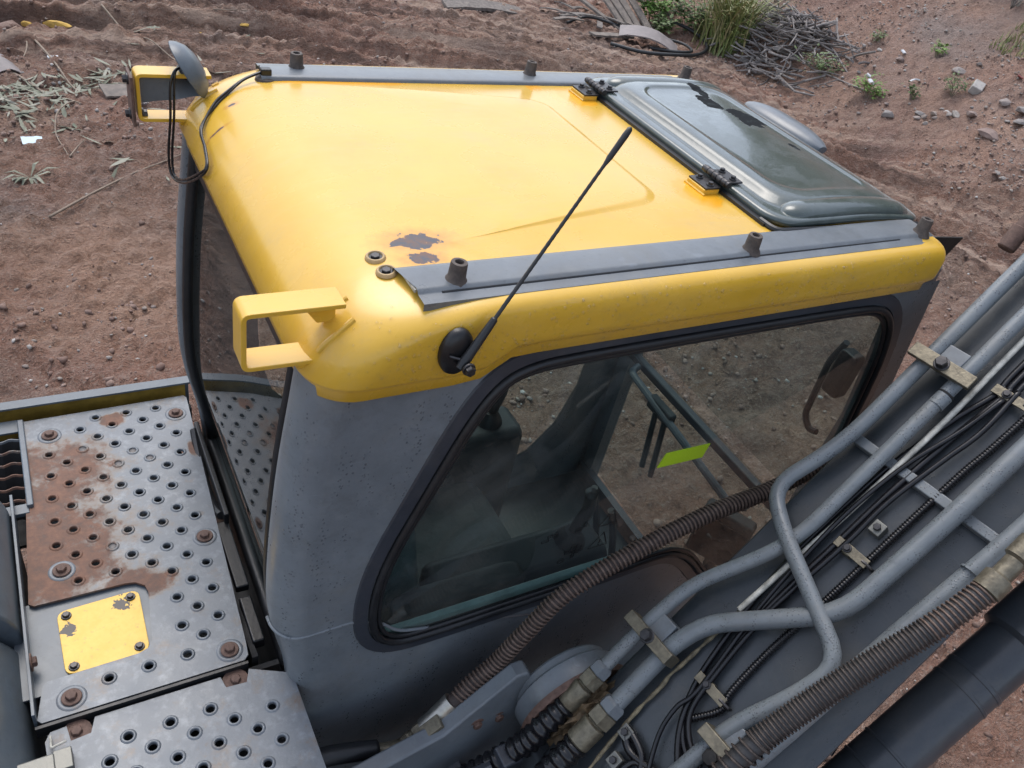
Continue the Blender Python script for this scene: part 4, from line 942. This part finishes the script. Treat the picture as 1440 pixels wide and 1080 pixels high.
# cords and cables
wc = [(.9, -.11), (.347, -.111), (.124, -.114), (-.13, -.108), (-.301, -.099), (-.42, -.093), (-.436, -.092)]
tag(MB().tube(smooth_path([B(s_, t_, .024) for s_, t_ in wc], 8), .0062, 8).build('pale_conduit', MAT['white'], None, 180), 'pale grey conduit running beside the inner boom pipe', 'conduit')
tc = [(-.42, -.094), (-.534, -.089), (-.600, -.087), (-.632, -.085), (-.66, -.089), (-.739, -.090), (-.872, -.104), (-.95, -.12)]
P = resample(smooth_path([B(s_, t_, .016) for s_, t_ in tc], 8), .006)
tag(MB().tube(P, .0045, 7, True, [.0042+.0014*math.sin(k*.7)*math.sin(k*.23) for k in range(len(P))]).build('taped_wire', M_plain('dirty_tape', (.16, .135, .085), .7, var=.8, sc=60), None, 180), 'frayed dirty taped wire hanging down the boom foot', 'wire')
CB = [([(.9, -.150), (.315, -.140), (.236, -.145), (.14, -.122), (-.011, -.098), (-.131, -.090), (-.279, -.088), (-.417, -.098), (-.538, -.117), (-.603, -.132), (-.656, -.156), (-.699, -.200), (-.72, -.26)], .0065, .014, 'black cable closest to the pale conduit on the boom face'),
      ([(.9, -.165), (.315, -.155), (.236, -.158), (.10, -.145), (-.06, -.135), (-.20, -.132), (-.38, -.128), (-.52, -.135), (-.585, -.145), (-.64, -.150), (-.70, -.185), (-.76, -.25)], .0075, .016, 'thicker black cable second from the pale conduit on the boom face'),
      ([(.9, -.18), (.315, -.172), (.24, -.175), (.14, -.178), (.05, -.165), (-.08, -.148), (-.20, -.147), (-.40, -.137), (-.56, -.150), (-.64, -.165), (-.68, -.20), (-.70, -.25)], .0058, .026, 'thin black cable arching away from the bundle on the boom face'),
      ([(.22, -.165), (.12, -.150), (.0, -.122), (-.14, -.108), (-.28, -.110), (-.40, -.118), (-.56, -.142), (-.62, -.148), (-.66, -.142), (-.72, -.155), (-.80, -.20)], .005, .028, 'slim black cable lying on top of the cable bundle on the boom')]
for P, r, h_, lab in CB:
    tag(MB().tube(smooth_path([B(s_, t_, h_) for s_, t_ in P], 8), r, 8).build('electric_cable', MAT['cable'], None, 180), lab, 'cable', 'cables clipped to the boom')
tag(corr([B(s_, t_, .016) for s_, t_ in [(.9, -.235), (.21, -.214), (.054, -.204), (-.13, -.198), (-.222, -.196), (-.32, -.193), (-.447, -.187), (-.560, -.190), (-.60, -.200), (-.66, -.17)]], .0072, .0062, .0012, 8).build('corrugated_conduit', MAT['cable'], None, 180), 'thin black corrugated conduit running along the middle of the boom face', 'conduit')
for P, r, lab in (([(-.86, -.20), (-.81, -.185), (-.775, -.155), (-.765, -.10), (-.79, -.135), (-.77, -.21), (-.76, -.26)], .0085, 'black cable looping at the bottom of the boom face'), ([(-.88, -.16), (-.82, -.15), (-.79, -.165), (-.80, -.22), (-.82, -.27)], .007, 'short black cable end beside the loop at the bottom of the boom face')):
    tag(MB().tube(smooth_path([B(s_, t_, .016) for s_, t_ in P], 8), r, 8).build('looped_cable', MAT['cable'], None, 180), lab, 'cable', 'cables clipped to the boom')

# ================================================================== THINGS ON THE GROUND
def island_mat(name, cols, rough=.85, bsc=40):
    s = NT(name); ri = s.n('ShaderNodeNewGeometry').outputs['Random Per Island']; oi = s.n('ShaderNodeObjectInfo').outputs['Random']
    r = s.n('ShaderNodeValToRGB'); v = s.math('FRACT', s.math('ADD', ri, oi)); s.l(v, r.inputs[0]); cr = r.color_ramp
    while len(cr.elements) < len(cols): cr.elements.new(.5)
    for k, c in enumerate(cols): cr.elements[k].position = k/(len(cols)-1); cr.elements[k].color = (*c, 1)
    n = s.noise(bsc, 5, .7); c = s.mix(s.ramp(n, .3, .75, 0, .5), r.outputs[0], (.06, .045, .038))
    return s.out(c, rough, 0, s.bump(n, .5, .01))
MAT['clod'] = island_mat('soil_clod', [(.14, .088, .068), (.25, .165, .13), (.36, .255, .21), (.19, .115, .09), (.30, .20, .16)])
MAT['chip'] = island_mat('pale_chip', [(.42, .39, .36), (.30, .25, .21), (.55, .53, .50), (.24, .20, .18), (.36, .30, .26)])
MAT['stone'] = island_mat('bank_stone', [(.20, .17, .155), (.30, .255, .23), (.24, .16, .135), (.34, .31, .29), (.22, .20, .19)], .8, 12)
MAT['wood'] = M_plain('weathered_wood', (.17, .145, .125), .85, var=.5, sc=12, bump=.5); MAT['bark'] = M_plain('grey_bark', (.155, .135, .12), .9, var=.6, sc=18, bump=.7, bsc=40)
MAT['stick'] = island_mat('dry_stick', [(.15, .135, .13), (.29, .265, .25), (.20, .18, .175), (.36, .33, .31), (.12, .108, .102)], .85, 25)
MAT['leaf'] = island_mat('green_leaf', [(.06, .11, .03), (.10, .17, .045), (.14, .22, .06), (.08, .13, .035)], .55, 30)
MAT['limeleaf'] = island_mat('bright_leaf', [(.14, .27, .04), (.20, .34, .06), (.11, .22, .035)], .55, 30)
MAT['grassblade'] = island_mat('long_grass', [(.17, .25, .06), (.27, .34, .10), (.40, .35, .17), (.13, .20, .05), (.48, .40, .22)], .6, 30)
MAT['dryleaf'] = island_mat('bamboo_leaf', [(.20, .215, .15), (.30, .31, .235), (.15, .17, .11), (.36, .35, .28)], .7, 60)
MAT['twig'] = M_plain('dry_twig', (.24, .19, .145), .85, var=.35); MAT['paper'] = M_plain('white_litter', (.66, .68, .70), .55, var=.08); MAT['bluepaper'] = M_plain('pale_blue_sheet', (.52, .66, .72), .5, var=.05)
MAT['ochre'] = M_plain('ochre_foam', (.52, .33, .08), .9, var=.35, sc=30, bump=.8, bsc=60); MAT['blackhose'] = M_plain('old_black_hose', (.022, .024, .026), .5); MAT['concrete'] = M_plain('concrete_lump', (.36, .34, .32), .9, var=.25, sc=15, bump=.6, bsc=30)
MAT['tarp'] = M_plain('grey_sheeting', (.20, .175, .17), .6, var=.3, sc=6); MAT['fence'] = M_plain('bleached_rail', (.55, .52, .46), .8, var=.3); MAT['palepath'] = M_plain('pale_yard', (.46, .46, .45), .9, var=.15)
MAT['pinklitter'] = M_plain('faded_pink_litter', (.50, .17, .16), .7, var=.1)

def ico(sub=1):
    bm = bmesh.new(); bmesh.ops.create_icosphere(bm, subdivisions=sub, radius=1); bm.verts.ensure_lookup_table(); bm.faces.ensure_lookup_table()
    v = np.array([q.co[:] for q in bm.verts]); f = np.array([[q.index for q in p.verts] for p in bm.faces]); bm.free(); return v, f
ICO, ICF = ico(1)
def scatter(name, pts, sizes, flat, mat, label, sink=.25, kind='stuff', cat=None):
    n = len(pts); V = []; nv = len(ICO)
    ang = RNG.uniform(0, 2*np.pi, n); jit = 1+RNG.uniform(-.35, .35, (n, nv))
    asp = RNG.uniform(.55, 1.0, n); fl = RNG.uniform(*flat, n)
    base = ICO[None]*jit[..., None]; x = base[..., 0]; y = base[..., 1]*asp[:, None]; z = base[..., 2]*fl[:, None]
    c, s_ = np.cos(ang)[:, None], np.sin(ang)[:, None]
    P = np.stack([x*c-y*s_, x*s_+y*c, z], -1)*sizes[:, None, None]
    gzv = ground_z(pts[:, 0], pts[:, 1]); P[..., 0] += pts[:, 0:1]; P[..., 1] += pts[:, 1:2]; P[..., 2] += (gzv+sizes*fl*(1-2*sink))[:, None]
    F = (ICF[None]+np.arange(n)[:, None, None]*nv).reshape(-1, 3)
    me = bpy.data.meshes.new(name); me.vertices.add(n*nv); me.vertices.foreach_set('co', P.astype(np.float32).ravel())
    me.loops.add(F.size); me.loops.foreach_set('vertex_index', F.ravel().astype(np.int32)); me.polygons.add(len(F)); me.polygons.foreach_set('loop_start', np.arange(0, F.size, 3, dtype=np.int32))
    me.update(calc_edges=True); me.materials.append(mat); return tag(link(name, me), label, cat, None, kind)
def pts_in(n, fn):
    out = []
    while len(out) < n:
        a = RNG.uniform((-1.2, -.8), (14.5, 13.5), (4*n, 2)); w = fn(a[:, 0], a[:, 1]); a = a[RNG.uniform(0, 1, len(a)) < w]; out += a.tolist()
    return np.array(out[:n])
def visible(x, y):      # ground the machine does not cover
    r = np.hypot(x-.5, y-1.5); return np.where((x > -1.2) & (x < 2.2) & (y < 3.2), 0, 1)*np.where((r > 8.0) & (x < 9.9), .3, 1)
clump = lambda x, y: np.clip(.25+2.6*(fbm(x, y, .9, 3, 31)+.05), .05, 1)
p = pts_in(13000, lambda x, y: visible(x, y)*clump(x, y)); scatter('soil_clods', p, .006+.026*RNG.random(len(p))**3.5, (.45, .9), MAT['clod'], 'loose reddish brown soil clods strewn over the ground', .3, cat='soil clods')
p = pts_in(17000, lambda x, y: visible(x, y)*clump(x, y)*np.where(x > 10.2, 1, .25)); scatter('pale_chips', p, .005+.022*RNG.random(len(p))**4, (.35, .8), MAT['chip'], 'small pale stone chips strewn over the ground and bank', .2, cat='stone chips')

def rock(name, c, size, flat, mat, label, group=None, seed=0, cat='stone', blocky=.0):
    rg_ = np.random.default_rng(seed); v, f = ico(2); V = v.copy()
    for k in range(14):
        d = rg_.normal(size=3); d /= np.linalg.norm(d); h = rg_.uniform(.42, .78); q = V@d; V -= np.outer(np.maximum(q-h, 0), d)*.92
    V *= 1+rg_.uniform(-.05, .05, (len(V), 1)); V *= np.array([1, rg_.uniform(.6, .9), flat])
    a = rg_.uniform(0, 6.28); Rm = np.array([[math.cos(a), -math.sin(a), 0], [math.sin(a), math.cos(a), 0], [0, 0, 1]]); V = V@Rm.T*size
    me = bpy.data.meshes.new(name); me.from_pydata([tuple(q) for q in V], [], [tuple(q) for q in f.tolist()]); me.materials.append(mat)
    o = link(name, me, None, (c[0], c[1], gz(c[0], c[1])+size*flat*.35)); return tag(o, label, cat, group)
NAMED = [((11.65, 8.07), .10, .6, 'stone', 'rounded grey stone on the bank below the bright green sprig'), ((11.79, 8.58), .07, .5, 'concrete', 'whitish stone on the bank left of the rounded grey stone'),
         ((11.74, 7.17), .15, .4, 'stone', 'flat brown rock on the bank above the squarish concrete lump'), ((10.57, 7.13), .13, .6, 'stone', 'dark rock at the foot of the bank right of the white-flowered weed'),
         ((10.80, 6.82), .12, .55, 'stone', 'brown rock left of the pale rubble heap on the bank'), ((10.93, 5.85), .20, .35, 'stone', 'broad flat grey rock low on the bank near the picture edge'),
         ((11.54, 5.89), .22, .35, 'stone', 'large flat grey slab rock high on the bank at the picture edge'), ((11.07, 6.28), .13, .45, 'stone', 'tilted brown slab right of the pale rubble heap'),
         ((11.49, 6.20), .11, .6, 'stone', 'grey angular rock between concrete lump and slab rock'), ((11.25, 5.75), .12, .5, 'stone', 'dark angular rock below the large slab rock on the bank')]
for k, (c, sz, fl, mt, lab) in enumerate(NAMED): rock('bank_stone', c, sz, fl, MAT[mt], lab, 'stones on the bank', 100+k)
for k, (c, sz) in enumerate((((10.86, 6.66), .075), ((10.82, 6.60), .06), ((10.95, 6.55), .07), ((10.78, 6.72), .055), ((10.99, 6.44), .085), ((10.90, 6.48), .06), ((11.02, 6.68), .05), ((10.70, 6.62), .05))):
    rock('rubble_piece', c, sz, .7, MAT['chip'], 'pale broken rubble piece in the small heap on the bank', 'rubble heap on the bank', 140+k, 'rubble')
kk = 0
while kk < 46:
    x, y = RNG.uniform(9.9, 13.4), RNG.uniform(4.2, 9.6)
    if x < 10.1 and RNG.random() < .6: continue
    rock('loose_stone', (x, y), float(RNG.uniform(.03, .07)), .5, MAT['stone'], 'small loose stone lying scattered on the reddish bank', 'loose stones on the bank', 200+kk); kk += 1
o = MB().box((0, 0, 0), (.20, .15, .12)).build('concrete_lump', MAT['concrete'], None, 35, .015); o.location = (11.53, 6.67, gz(11.53, 6.67)+.05); o.rotation_euler = (.2, -.35, .5)
tag(o, 'squarish pale concrete lump standing alone on the bank', 'concrete lump')

# ---- left side: twigs, litter, leaves
def twig(P, r, label, name='twig', mat='twig', lift=.012):
    Q = [Vector((x, y, gz(x, y)+lift+(z if len(p_) > 2 else 0))) for p_ in P for x, y, z in [(p_[0], p_[1], p_[2] if len(p_) > 2 else 0)]]
    Q = smooth_path(Q, 8); n = len(Q); return tag(MB().tube(Q, r, 6, True, [r*(1.1-.7*k/n) for k in range(n)]).build(name, MAT[mat], None, 180), label, 'twig', 'twigs on the ground')
twig([(1.05, 10.75), (1.25, 10.3), (1.42, 9.95), (1.62, 9.55), (1.75, 9.2)], .011, 'long straight twig on the ground behind the work lamp')
twig([(.24, 10.25), (.30, 9.8), (.42, 9.2), (.52, 8.72), (.62, 8.45)], .013, 'brown twig slanting down to the leaf litter at upper left')
twig([(-.06, 9.15), (.10, 8.95), (.28, 8.62), (.45, 8.42), (.55, 8.32)], .015, 'thick brown twig across the leaf litter at the left edge')
twig([(.18, 10.1), (.22, 9.75), (.16, 9.4), (.02, 9.15), (-.10, 9.05)], .008, 'thin pale twig bending to the left picture edge')
twig([(.50, 8.35), (.42, 8.22, .03), (.32, 7.95, .04), (.28, 7.65, .03), (.32, 7.35), (.34, 7.2)], .008, 'thin pale twig arching beside the pale blue scrap')
twig([(.10, 6.2), (.45, 6.55), (.80, 6.92), (1.05, 7.10), (1.28, 7.30)], .010, 'long thin twig slanting toward the rear cab pillar')
twig([(.34, 7.22), (.42, 7.38), (.52, 7.52)], .007, 'short thin twig right of the pale blue scrap')
twig([(.36, 8.15), (.45, 8.28), (.54, 8.36)], .009, 'short pale twig below the leaf litter')
twig([(2.0, 10.9), (2.4, 10.75), (2.9, 10.8), (3.5, 10.9)], .008, 'thin twig beside the ochre scraps near the top edge')
L = MB(); k = 0
while k < 330:
    if k < 190: t = RNG.random(); x = -.15+1.75*t+RNG.normal(0, .10); y = 8.62+.55*math.sin(t*2.6)*t+RNG.normal(0, .14)
    elif k < 270: x, y = RNG.normal(.1, .25), RNG.normal(8.3, .35)
    else: x, y = RNG.uniform(-.3, 2.6), RNG.uniform(6.5, 10.5)
    a = RNG.uniform(0, 6.28); l = RNG.uniform(.05, .14); w = l*RNG.uniform(.10, .16); d = Vector((math.cos(a), math.sin(a), RNG.uniform(-.1, .35))); e = Vector((-math.sin(a), math.cos(a), RNG.uniform(-.4, .4))); c = Vector((x, y, gz(x, y)+.022))
    L.add([c-d*l, c-d*l*.3+e*w, c+d*l*.4+e*w*.8, c+d*l, c+d*l*.4-e*w*.8+Vector((0, 0, -.004)), c-d*l*.3-e*w+Vector((0, 0, -.004))], [(0, 1, 2, 5), (5, 2, 4), (2, 3, 4)]); k += 1
o = L.build('leaf_litter', MAT['dryleaf'], None, 0); tag(o, 'dry narrow bamboo leaves littering the ground at the left', 'leaf litter', None, 'stuff')
def slab(name, c, d, rz, mat, label, cat, tilt=(0, 0), bev=.004, group=None, warp=.0):
    m = MB(); n = 8; R = []
    for i in range(n+1):
        x = (i/n-.5)*d[0]; zz = warp*math.sin(i/n*math.pi)+random.uniform(-.004, .004); e = random.uniform(.88, 1.0)
        R.append([(x, -d[1]/2*e, zz), (x, d[1]/2*e, zz+random.uniform(-.003, .003)), (x, d[1]/2*e, zz+d[2]), (x, -d[1]/2*e, zz+d[2])])
    o = m.rings(R, True, True, True).build(name, mat, None, 30); o.location = (c[0], c[1], gz(c[0], c[1])+(c[2] if len(c) > 2 else .0)); o.rotation_euler = (tilt[0], tilt[1], rz); return tag(o, label, cat, group)
slab('wood_scrap', (.93, 8.56, .02), (.34, .26, .02), .15, MAT['wood'], 'grey board scrap lying on the bamboo leaves behind the lamp bracket', 'board', (.1, .05))
slab('wood_strip', (1.10, 8.38, .03), (.07, .42, .018), -.15, MAT['tarp'], 'narrow grey strip leaning on the end of the board scrap', 'board', (.12, 0))
slab('paper_scrap', (.09, 7.54, .03), (.16, .10, .006), .1, MAT['bluepaper'], 'pale blue scrap lying on the soil at the left edge', 'litter', (.3, .05))
slab('paper_scrap', (1.36, 7.58, .02), (.07, .06, .012), .6, MAT['paper'], 'small white scrap on the soil beside the rear cab pillar', 'litter', (.2, .2))
slab('paper_scrap', (.42, 9.35, .02), (.10, .05, .01), .2, MAT['paper'], 'small white scrap on the soil left of the leaf litter', 'litter', (.1, .1))
slab('sheet_scrap', (-.02, 9.15, .03), (.22, .30, .01), .4, MAT['tarp'], 'crumpled pale sheet scrap at the left picture edge', 'litter', (.2, .2), warp=.04)
for k, (c, sz, lab) in enumerate((((.56, 10.5), .12, 'long ochre foam lump on the ground near the top left corner'), ((.28, 10.55), .09, 'dark-topped ochre foam lump at the top left corner'), ((2.10, 10.6), .07, 'flat ochre scrap left of the two others by the roof edge'), ((2.35, 10.58), .07, 'flat ochre scrap between its two neighbours by the roof edge'), ((2.62, 10.62), .08, 'flat ochre scrap furthest right behind the roof edge'))):
    o = rock('foam_scrap', c, sz, .45 if k < 2 else .25, MAT['ochre'], lab, 'ochre scraps', 300+k, 'foam scrap'); o.scale = (1.7 if k == 0 else 1.2, .8, 1)
o = rock('mud_heap', (.02, 10.3), .34, .4, MAT['clod'], 'dark mud heap at the top left picture edge', None, 320, 'mud heap')
def leafy(name, c, n, r, h, lsize, mat, label, cat='weed', stems=5, group=None, upright=.4):
    t = thing(name, (c[0], c[1], gz(c[0], c[1])), label, cat, group); base = t.location.copy(); st = MB(); lv = MB(); tips = []
    for k in range(stems):
        a = RNG.uniform(0, 6.28); q = base+Vector((math.cos(a)*r*RNG.uniform(.2, 1), math.sin(a)*r*RNG.uniform(.2, 1), h*RNG.uniform(.5, 1))); P = smooth_path([base-Vector((0, 0, .03)), base.lerp(q, .5)+Vector((0, 0, h*.15)), q], 4); tips.append(P); st.tube(P, .006, 5)
    for k in range(n):
        P = tips[k % stems]; b = P[int(RNG.integers(len(P)//3, len(P)))]+Vector(RNG.normal(0, r*.16, 3).tolist()); a = RNG.uniform(0, 6.28)
        d = Vector((math.cos(a), math.sin(a), RNG.uniform(-.5, .7))).normalized()*lsize*RNG.uniform(.6, 1.2); e = d.cross(Vector((0, 0, 1))).normalized()*d.length*.32; up = Vector((0, 0, d.length*.12))
        lv.add([b, b+d*.45+e, b+d, b+d*.45-e, b+d*.5+up], [(0, 1, 4), (1, 2, 4), (2, 3, 4), (3, 0, 4)])
    st.build('stem', MAT['twig'], t, 180); o = lv.build('foliage', MAT[mat], t, 0); o['kind'] = 'stuff'; return t
for c in ((.02, 6.95),):
    t = thing('spiky_weed', (c[0], c[1], gz(*c)), 'small dry spiky weed on the soil at the left edge', 'weed')
    m = MB()
    for k in range(16):
        a = RNG.uniform(0, 6.28); l = RNG.uniform(.12, .26); b = t.location+Vector((0, 0, .02)); d = Vector((math.cos(a), math.sin(a), RNG.uniform(.2, .7))); e = Vector((-math.sin(a), math.cos(a), 0))*.014
        m.add([b-e*.5, b+d*l*.55+e, b+d*l+Vector((0, 0, -.07)), b+d*l*.55-e, ], [(0, 1, 2, 3)])
    m.build('foliage', MAT['dryleaf'], t, 0)['kind'] = 'stuff'

# ---- debris at the foot of the bank
slab('bark_slab', (6.75, 12.15, .02), (1.35, .34, .05), -.12, MAT['bark'], 'long flat slab of grey bark lying near the top edge', 'bark', (.1, 0), warp=.05)
for k, (c, d, rz, tl, lab) in enumerate((((9.05, 11.9, .20), (.16, 1.1, .03), .25, (.45, .1), 'leftmost weathered plank leaning in the plank stack'), ((9.22, 11.9, .22), (.16, 1.15, .03), .18, (.45, .0), 'broad pale plank second from left in the leaning stack'), ((9.39, 11.87, .22), (.15, 1.1, .03), .12, (.45, 0), 'brown plank third from left in the leaning stack'), ((9.57, 11.85, .20), (.14, 1.1, .03), .05, (.45, -.1), 'rightmost grey plank of the leaning stack'), ((8.85, 11.8, .10), (.10, 1.3, .03), .45, (.25, 0), 'narrow grey plank fallen left of the leaning stack'), ((9.75, 12.2, .35), (1.3, .14, .03), -.5, (0, .2), 'long grey plank lying across the top of the stack'))):
    slab('plank', c, d, rz, MAT['wood'], lab, 'plank', tl, group='weathered planks')
for k in range(12):
    slab('board_scrap', (RNG.uniform(7.9, 9.4), RNG.uniform(11.2, 12.6), .03+.10*RNG.random()), (float(RNG.uniform(.4, .95)), float(RNG.uniform(.06, .14)), .02), float(RNG.uniform(0, 3.1)), MAT['wood' if k % 2 else 'bark'], 'splintered board scrap in the jumble around the leaning planks', 'board', (.1, .1), group='board scraps by the plank stack', warp=.03)
slab('grey_sheet', (9.05, 10.75, .06), (1.0, .42, .02), -.6, MAT['tarp'], 'bent grey sheet of bark-like material below the plank stack', 'sheet', (.15, .1), warp=.12)
slab('grey_sheet', (8.45, 10.95, .04), (.9, .16, .03), .15, MAT['wood'], 'narrow weathered board lying left of the bent grey sheet', 'board', (.0, .05))
slab('white_sheet', (8.55, 12.85, .25), (.5, .25, .01), .5, MAT['paper'], 'white sheet scrap lying left of the plank stack', 'litter', (.4, .3), warp=.05)
def hose_path(P, r, lab):
    Q = smooth_path([Vector((x, y, gz(x, y)+r+z)) for x, y, z in P], 10); tag(MB().tube(Q, r, 8).build('old_hose', MAT['blackhose'], None, 180), lab, 'hose', 'old hoses at the bank foot')
hose_path([(8.2, 10.6, .02), (8.6, 10.25, .02), (9.2, 10.2, .02), (9.8, 10.35, .02), (10.2, 10.6, .03), (10.35, 11.0, .06), (10.2, 11.5, .10), (9.9, 11.7, .12)], .028, 'old black hose curving along the foot of the bank')
hose_path([(9.0, 10.6, .03), (9.35, 10.32, .03), (9.75, 10.45, .04), (9.85, 10.85, .06), (9.55, 11.15, .06), (9.2, 11.05, .05)], .024, 'old black hose coiled inside the curve of the longer one')
hose_path([(8.0, 11.6, .02), (8.5, 11.75, .03), (9.0, 11.55, .05), (9.3, 11.35, .05)], .022, 'short old black hose under the leaning planks')
for k, (c, n, r, h, ls, mt, lab) in enumerate((((10.0, 12.0), 330, .45, .65, .13, 'limeleaf', 'bright green broad-leaved weed beside the plank stack'), ((10.30, 11.35), 360, .45, .55, .12, 'leaf', 'leafy green weed beside the coiled black hose'), ((9.75, 11.6), 220, .35, .35, .10, 'leaf', 'low green weed growing between planks and coiled hose'),
        ((10.86, 8.76), 200, .38, .30, .075, 'leaf', 'dark green weed at the lower edge of the dry stick pile'), ((10.80, 7.72), 170, .30, .32, .075, 'limeleaf', 'light green weed with white scraps at the bank foot'), ((10.98, 7.17), 90, .20, .22, .06, 'leaf', 'small dark weed with a white scrap right of the light green weed'), ((11.28, 6.80), 130, .24, .28, .055, 'leaf', 'dark bushy weed left of the squarish concrete lump'), ((11.87, 8.84), 90, .22, .2, .06, 'leaf', 'small dark weed on the bank above the rounded grey stone'), ((11.95, 7.75), 70, .13, .20, .07, 'limeleaf', 'single bright green sprig on the open bank'))):
    leafy('weed', c, n, r, h, ls, mt, lab, group='weeds on the bank')
for c, lab in (((10.74, 7.82), 'white scrap caught in the light green weed, upper of two'), ((10.70, 7.70), 'white scrap caught in the light green weed, lower of two'), ((10.98, 7.24), 'white scrap on the small dark weed'), ((11.82, 8.20), 'white crumpled wrapper above the rounded grey stone')):
    slab('white_scrap', (c[0], c[1], .26 if c[0] < 11 else .03), (.12, .07, .015), random.uniform(0, 3), MAT['paper'], lab, 'litter', (.4, .3), warp=.02)
slab('pink_scrap', (12.0, 6.45, .03), (.12, .08, .01), .5, MAT['pinklitter'], 'faded pink scrap high on the stony bank', 'litter', (.3, .3))
# long grass clump
t = thing('grass_clump', (10.6, 10.55, gz(10.6, 10.55)), 'tall green and straw-coloured grass clump left of the stick pile', 'grass clump'); m = MB()
for k in range(520):
    b = Vector((10.5+RNG.normal(0, .13), 10.6+RNG.normal(0, .17), 0)); b.z = gz(b.x, b.y)-.02; a = RNG.uniform(0, 6.28); l = RNG.uniform(.55, 1.35); ln = RNG.uniform(.1, .55); d = Vector((math.cos(a)*ln, math.sin(a)*ln, 1)); e = Vector((-math.sin(a), math.cos(a), 0))*.011
    dr = Vector((math.cos(a), math.sin(a), -.6))*l*.28
    m.add([b-e, b+e, b+d*l*.5+e, b+d*l*.5-e, b+d*l*.8+dr*.5+e*.6, b+d*l*.8+dr*.5-e*.6, b+d*l*.92+dr*1.2], [(0, 1, 2, 3), (3, 2, 4, 5), (5, 4, 6)])
m.build('blades', MAT['grassblade'], t, 0)['kind'] = 'stuff'
# pile of dry sticks, each stick its own piece
pile = thing('stick_pile', (11.1, 9.5, gz(11.1, 9.5)), 'heap of dry grey sticks and bamboo splinters on the bank', 'stick pile')
stick_me = []
for k in range(6):
    r = (.009, .012, .016, .011, .019, .014)[k]; P = smooth_path([(-.5, 0, 0), (-.15, random.uniform(-.02, .02), random.uniform(-.02, .02)), (.2, random.uniform(-.03, .03), random.uniform(-.02, .02)), (.5, 0, 0)], 2)
    stick_me.append(MB().tube(P, r, 5).mesh('stick', MAT['stick'], 180))
for k in range(285):
    u = RNG.random(); x = 10.35+1.25*RNG.random()**.9; y = 9.75+RNG.normal(0, .62)
    if abs(y-9.6) > 1.35: continue
    hgt = .42*math.exp(-((y-9.75)/.75)**2)*math.exp(-((x-10.95)/.55)**2)
    z = gz(x, y)+RNG.uniform(.0, 1)*hgt+.02; o = link('stick', stick_me[k % 6], pile, (x, y, z)); sc = RNG.uniform(.3, 1.0)
    o.scale = (sc, 1, 1); o.rotation_euler = (0, RNG.normal(0, .28), RNG.uniform(0, 3.14))
# rail fence and pale yard at the top corner
fz = lambda x, y: gz(x, y)
fe = thing('rail_fence', (13.7, 7.6, fz(13.7, 7.6)), 'bleached low rail fence at the upper right corner', 'fence')
A_, B_ = Vector((13.60, 8.8, 0)), Vector((13.30, 6.9, 0))
for h in (.16, .34, .52):
    P = [A_.lerp(B_, k/6) for k in range(7)]; P = [Vector((p.x, p.y, fz(p.x, p.y)+h+random.uniform(-.015, .015))) for p in P]; MB().tube(P, .022, 8).build('rail', MAT['fence'], fe, 180)
for k in range(5):
    p = A_.lerp(B_, k/4); z = fz(p.x, p.y); MB().tube([(p.x, p.y, z-.1), (p.x+.01, p.y, z+.62)], .026, 8).build('post', MAT['fence'], fe, 180)
yd = MB().rings([[(x, y, fz(x, 7.8)+.05+.02*i) for i, x in enumerate((13.75, 14.6, 15.8, 17.5))] for y in (5.5, 6.5, 7.5, 8.5, 9.5, 10.5)], False).build('pale_yard', MAT['palepath'], None); tag(yd, None, None, None, 'structure')
bs = thing('bare_shrub', (13.32, 7.85, fz(13.32, 7.85)), 'small leafless shrub in front of the rail fence', 'shrub')
for k in range(7):
    a = RNG.uniform(0, 6.28); b = bs.location.copy(); q = b+Vector((math.cos(a)*.25, math.sin(a)*.25, RNG.uniform(.3, .6))); MB().tube(smooth_path([b, b.lerp(q, .5)+Vector((.02, 0, .05)), q], 4), .011, 5).build('branch', MAT['bark'], bs, 180)
m = MB()
for k in range(900):
    x, y = RNG.uniform(12.4, 13.6), RNG.uniform(5.8, 7.4)
    if fbm(np.array([x]), np.array([y]), 1.2, 2, 77)[0] < -.02: continue
    b = Vector((x, y, gz(x, y))); a = RNG.uniform(0, 6.28); l = RNG.uniform(.06, .16); d = Vector((math.cos(a)*.5, math.sin(a)*.5, 1))*l; e = Vector((-math.sin(a), math.cos(a), 0))*.010; m.add([b-e, b+e, b+d], [(0, 1, 2)])
tag(m.build('short_grass', MAT['grassblade'], None, 0), 'thin short grass on the upper bank at the right edge', 'grass', None, 'stuff')
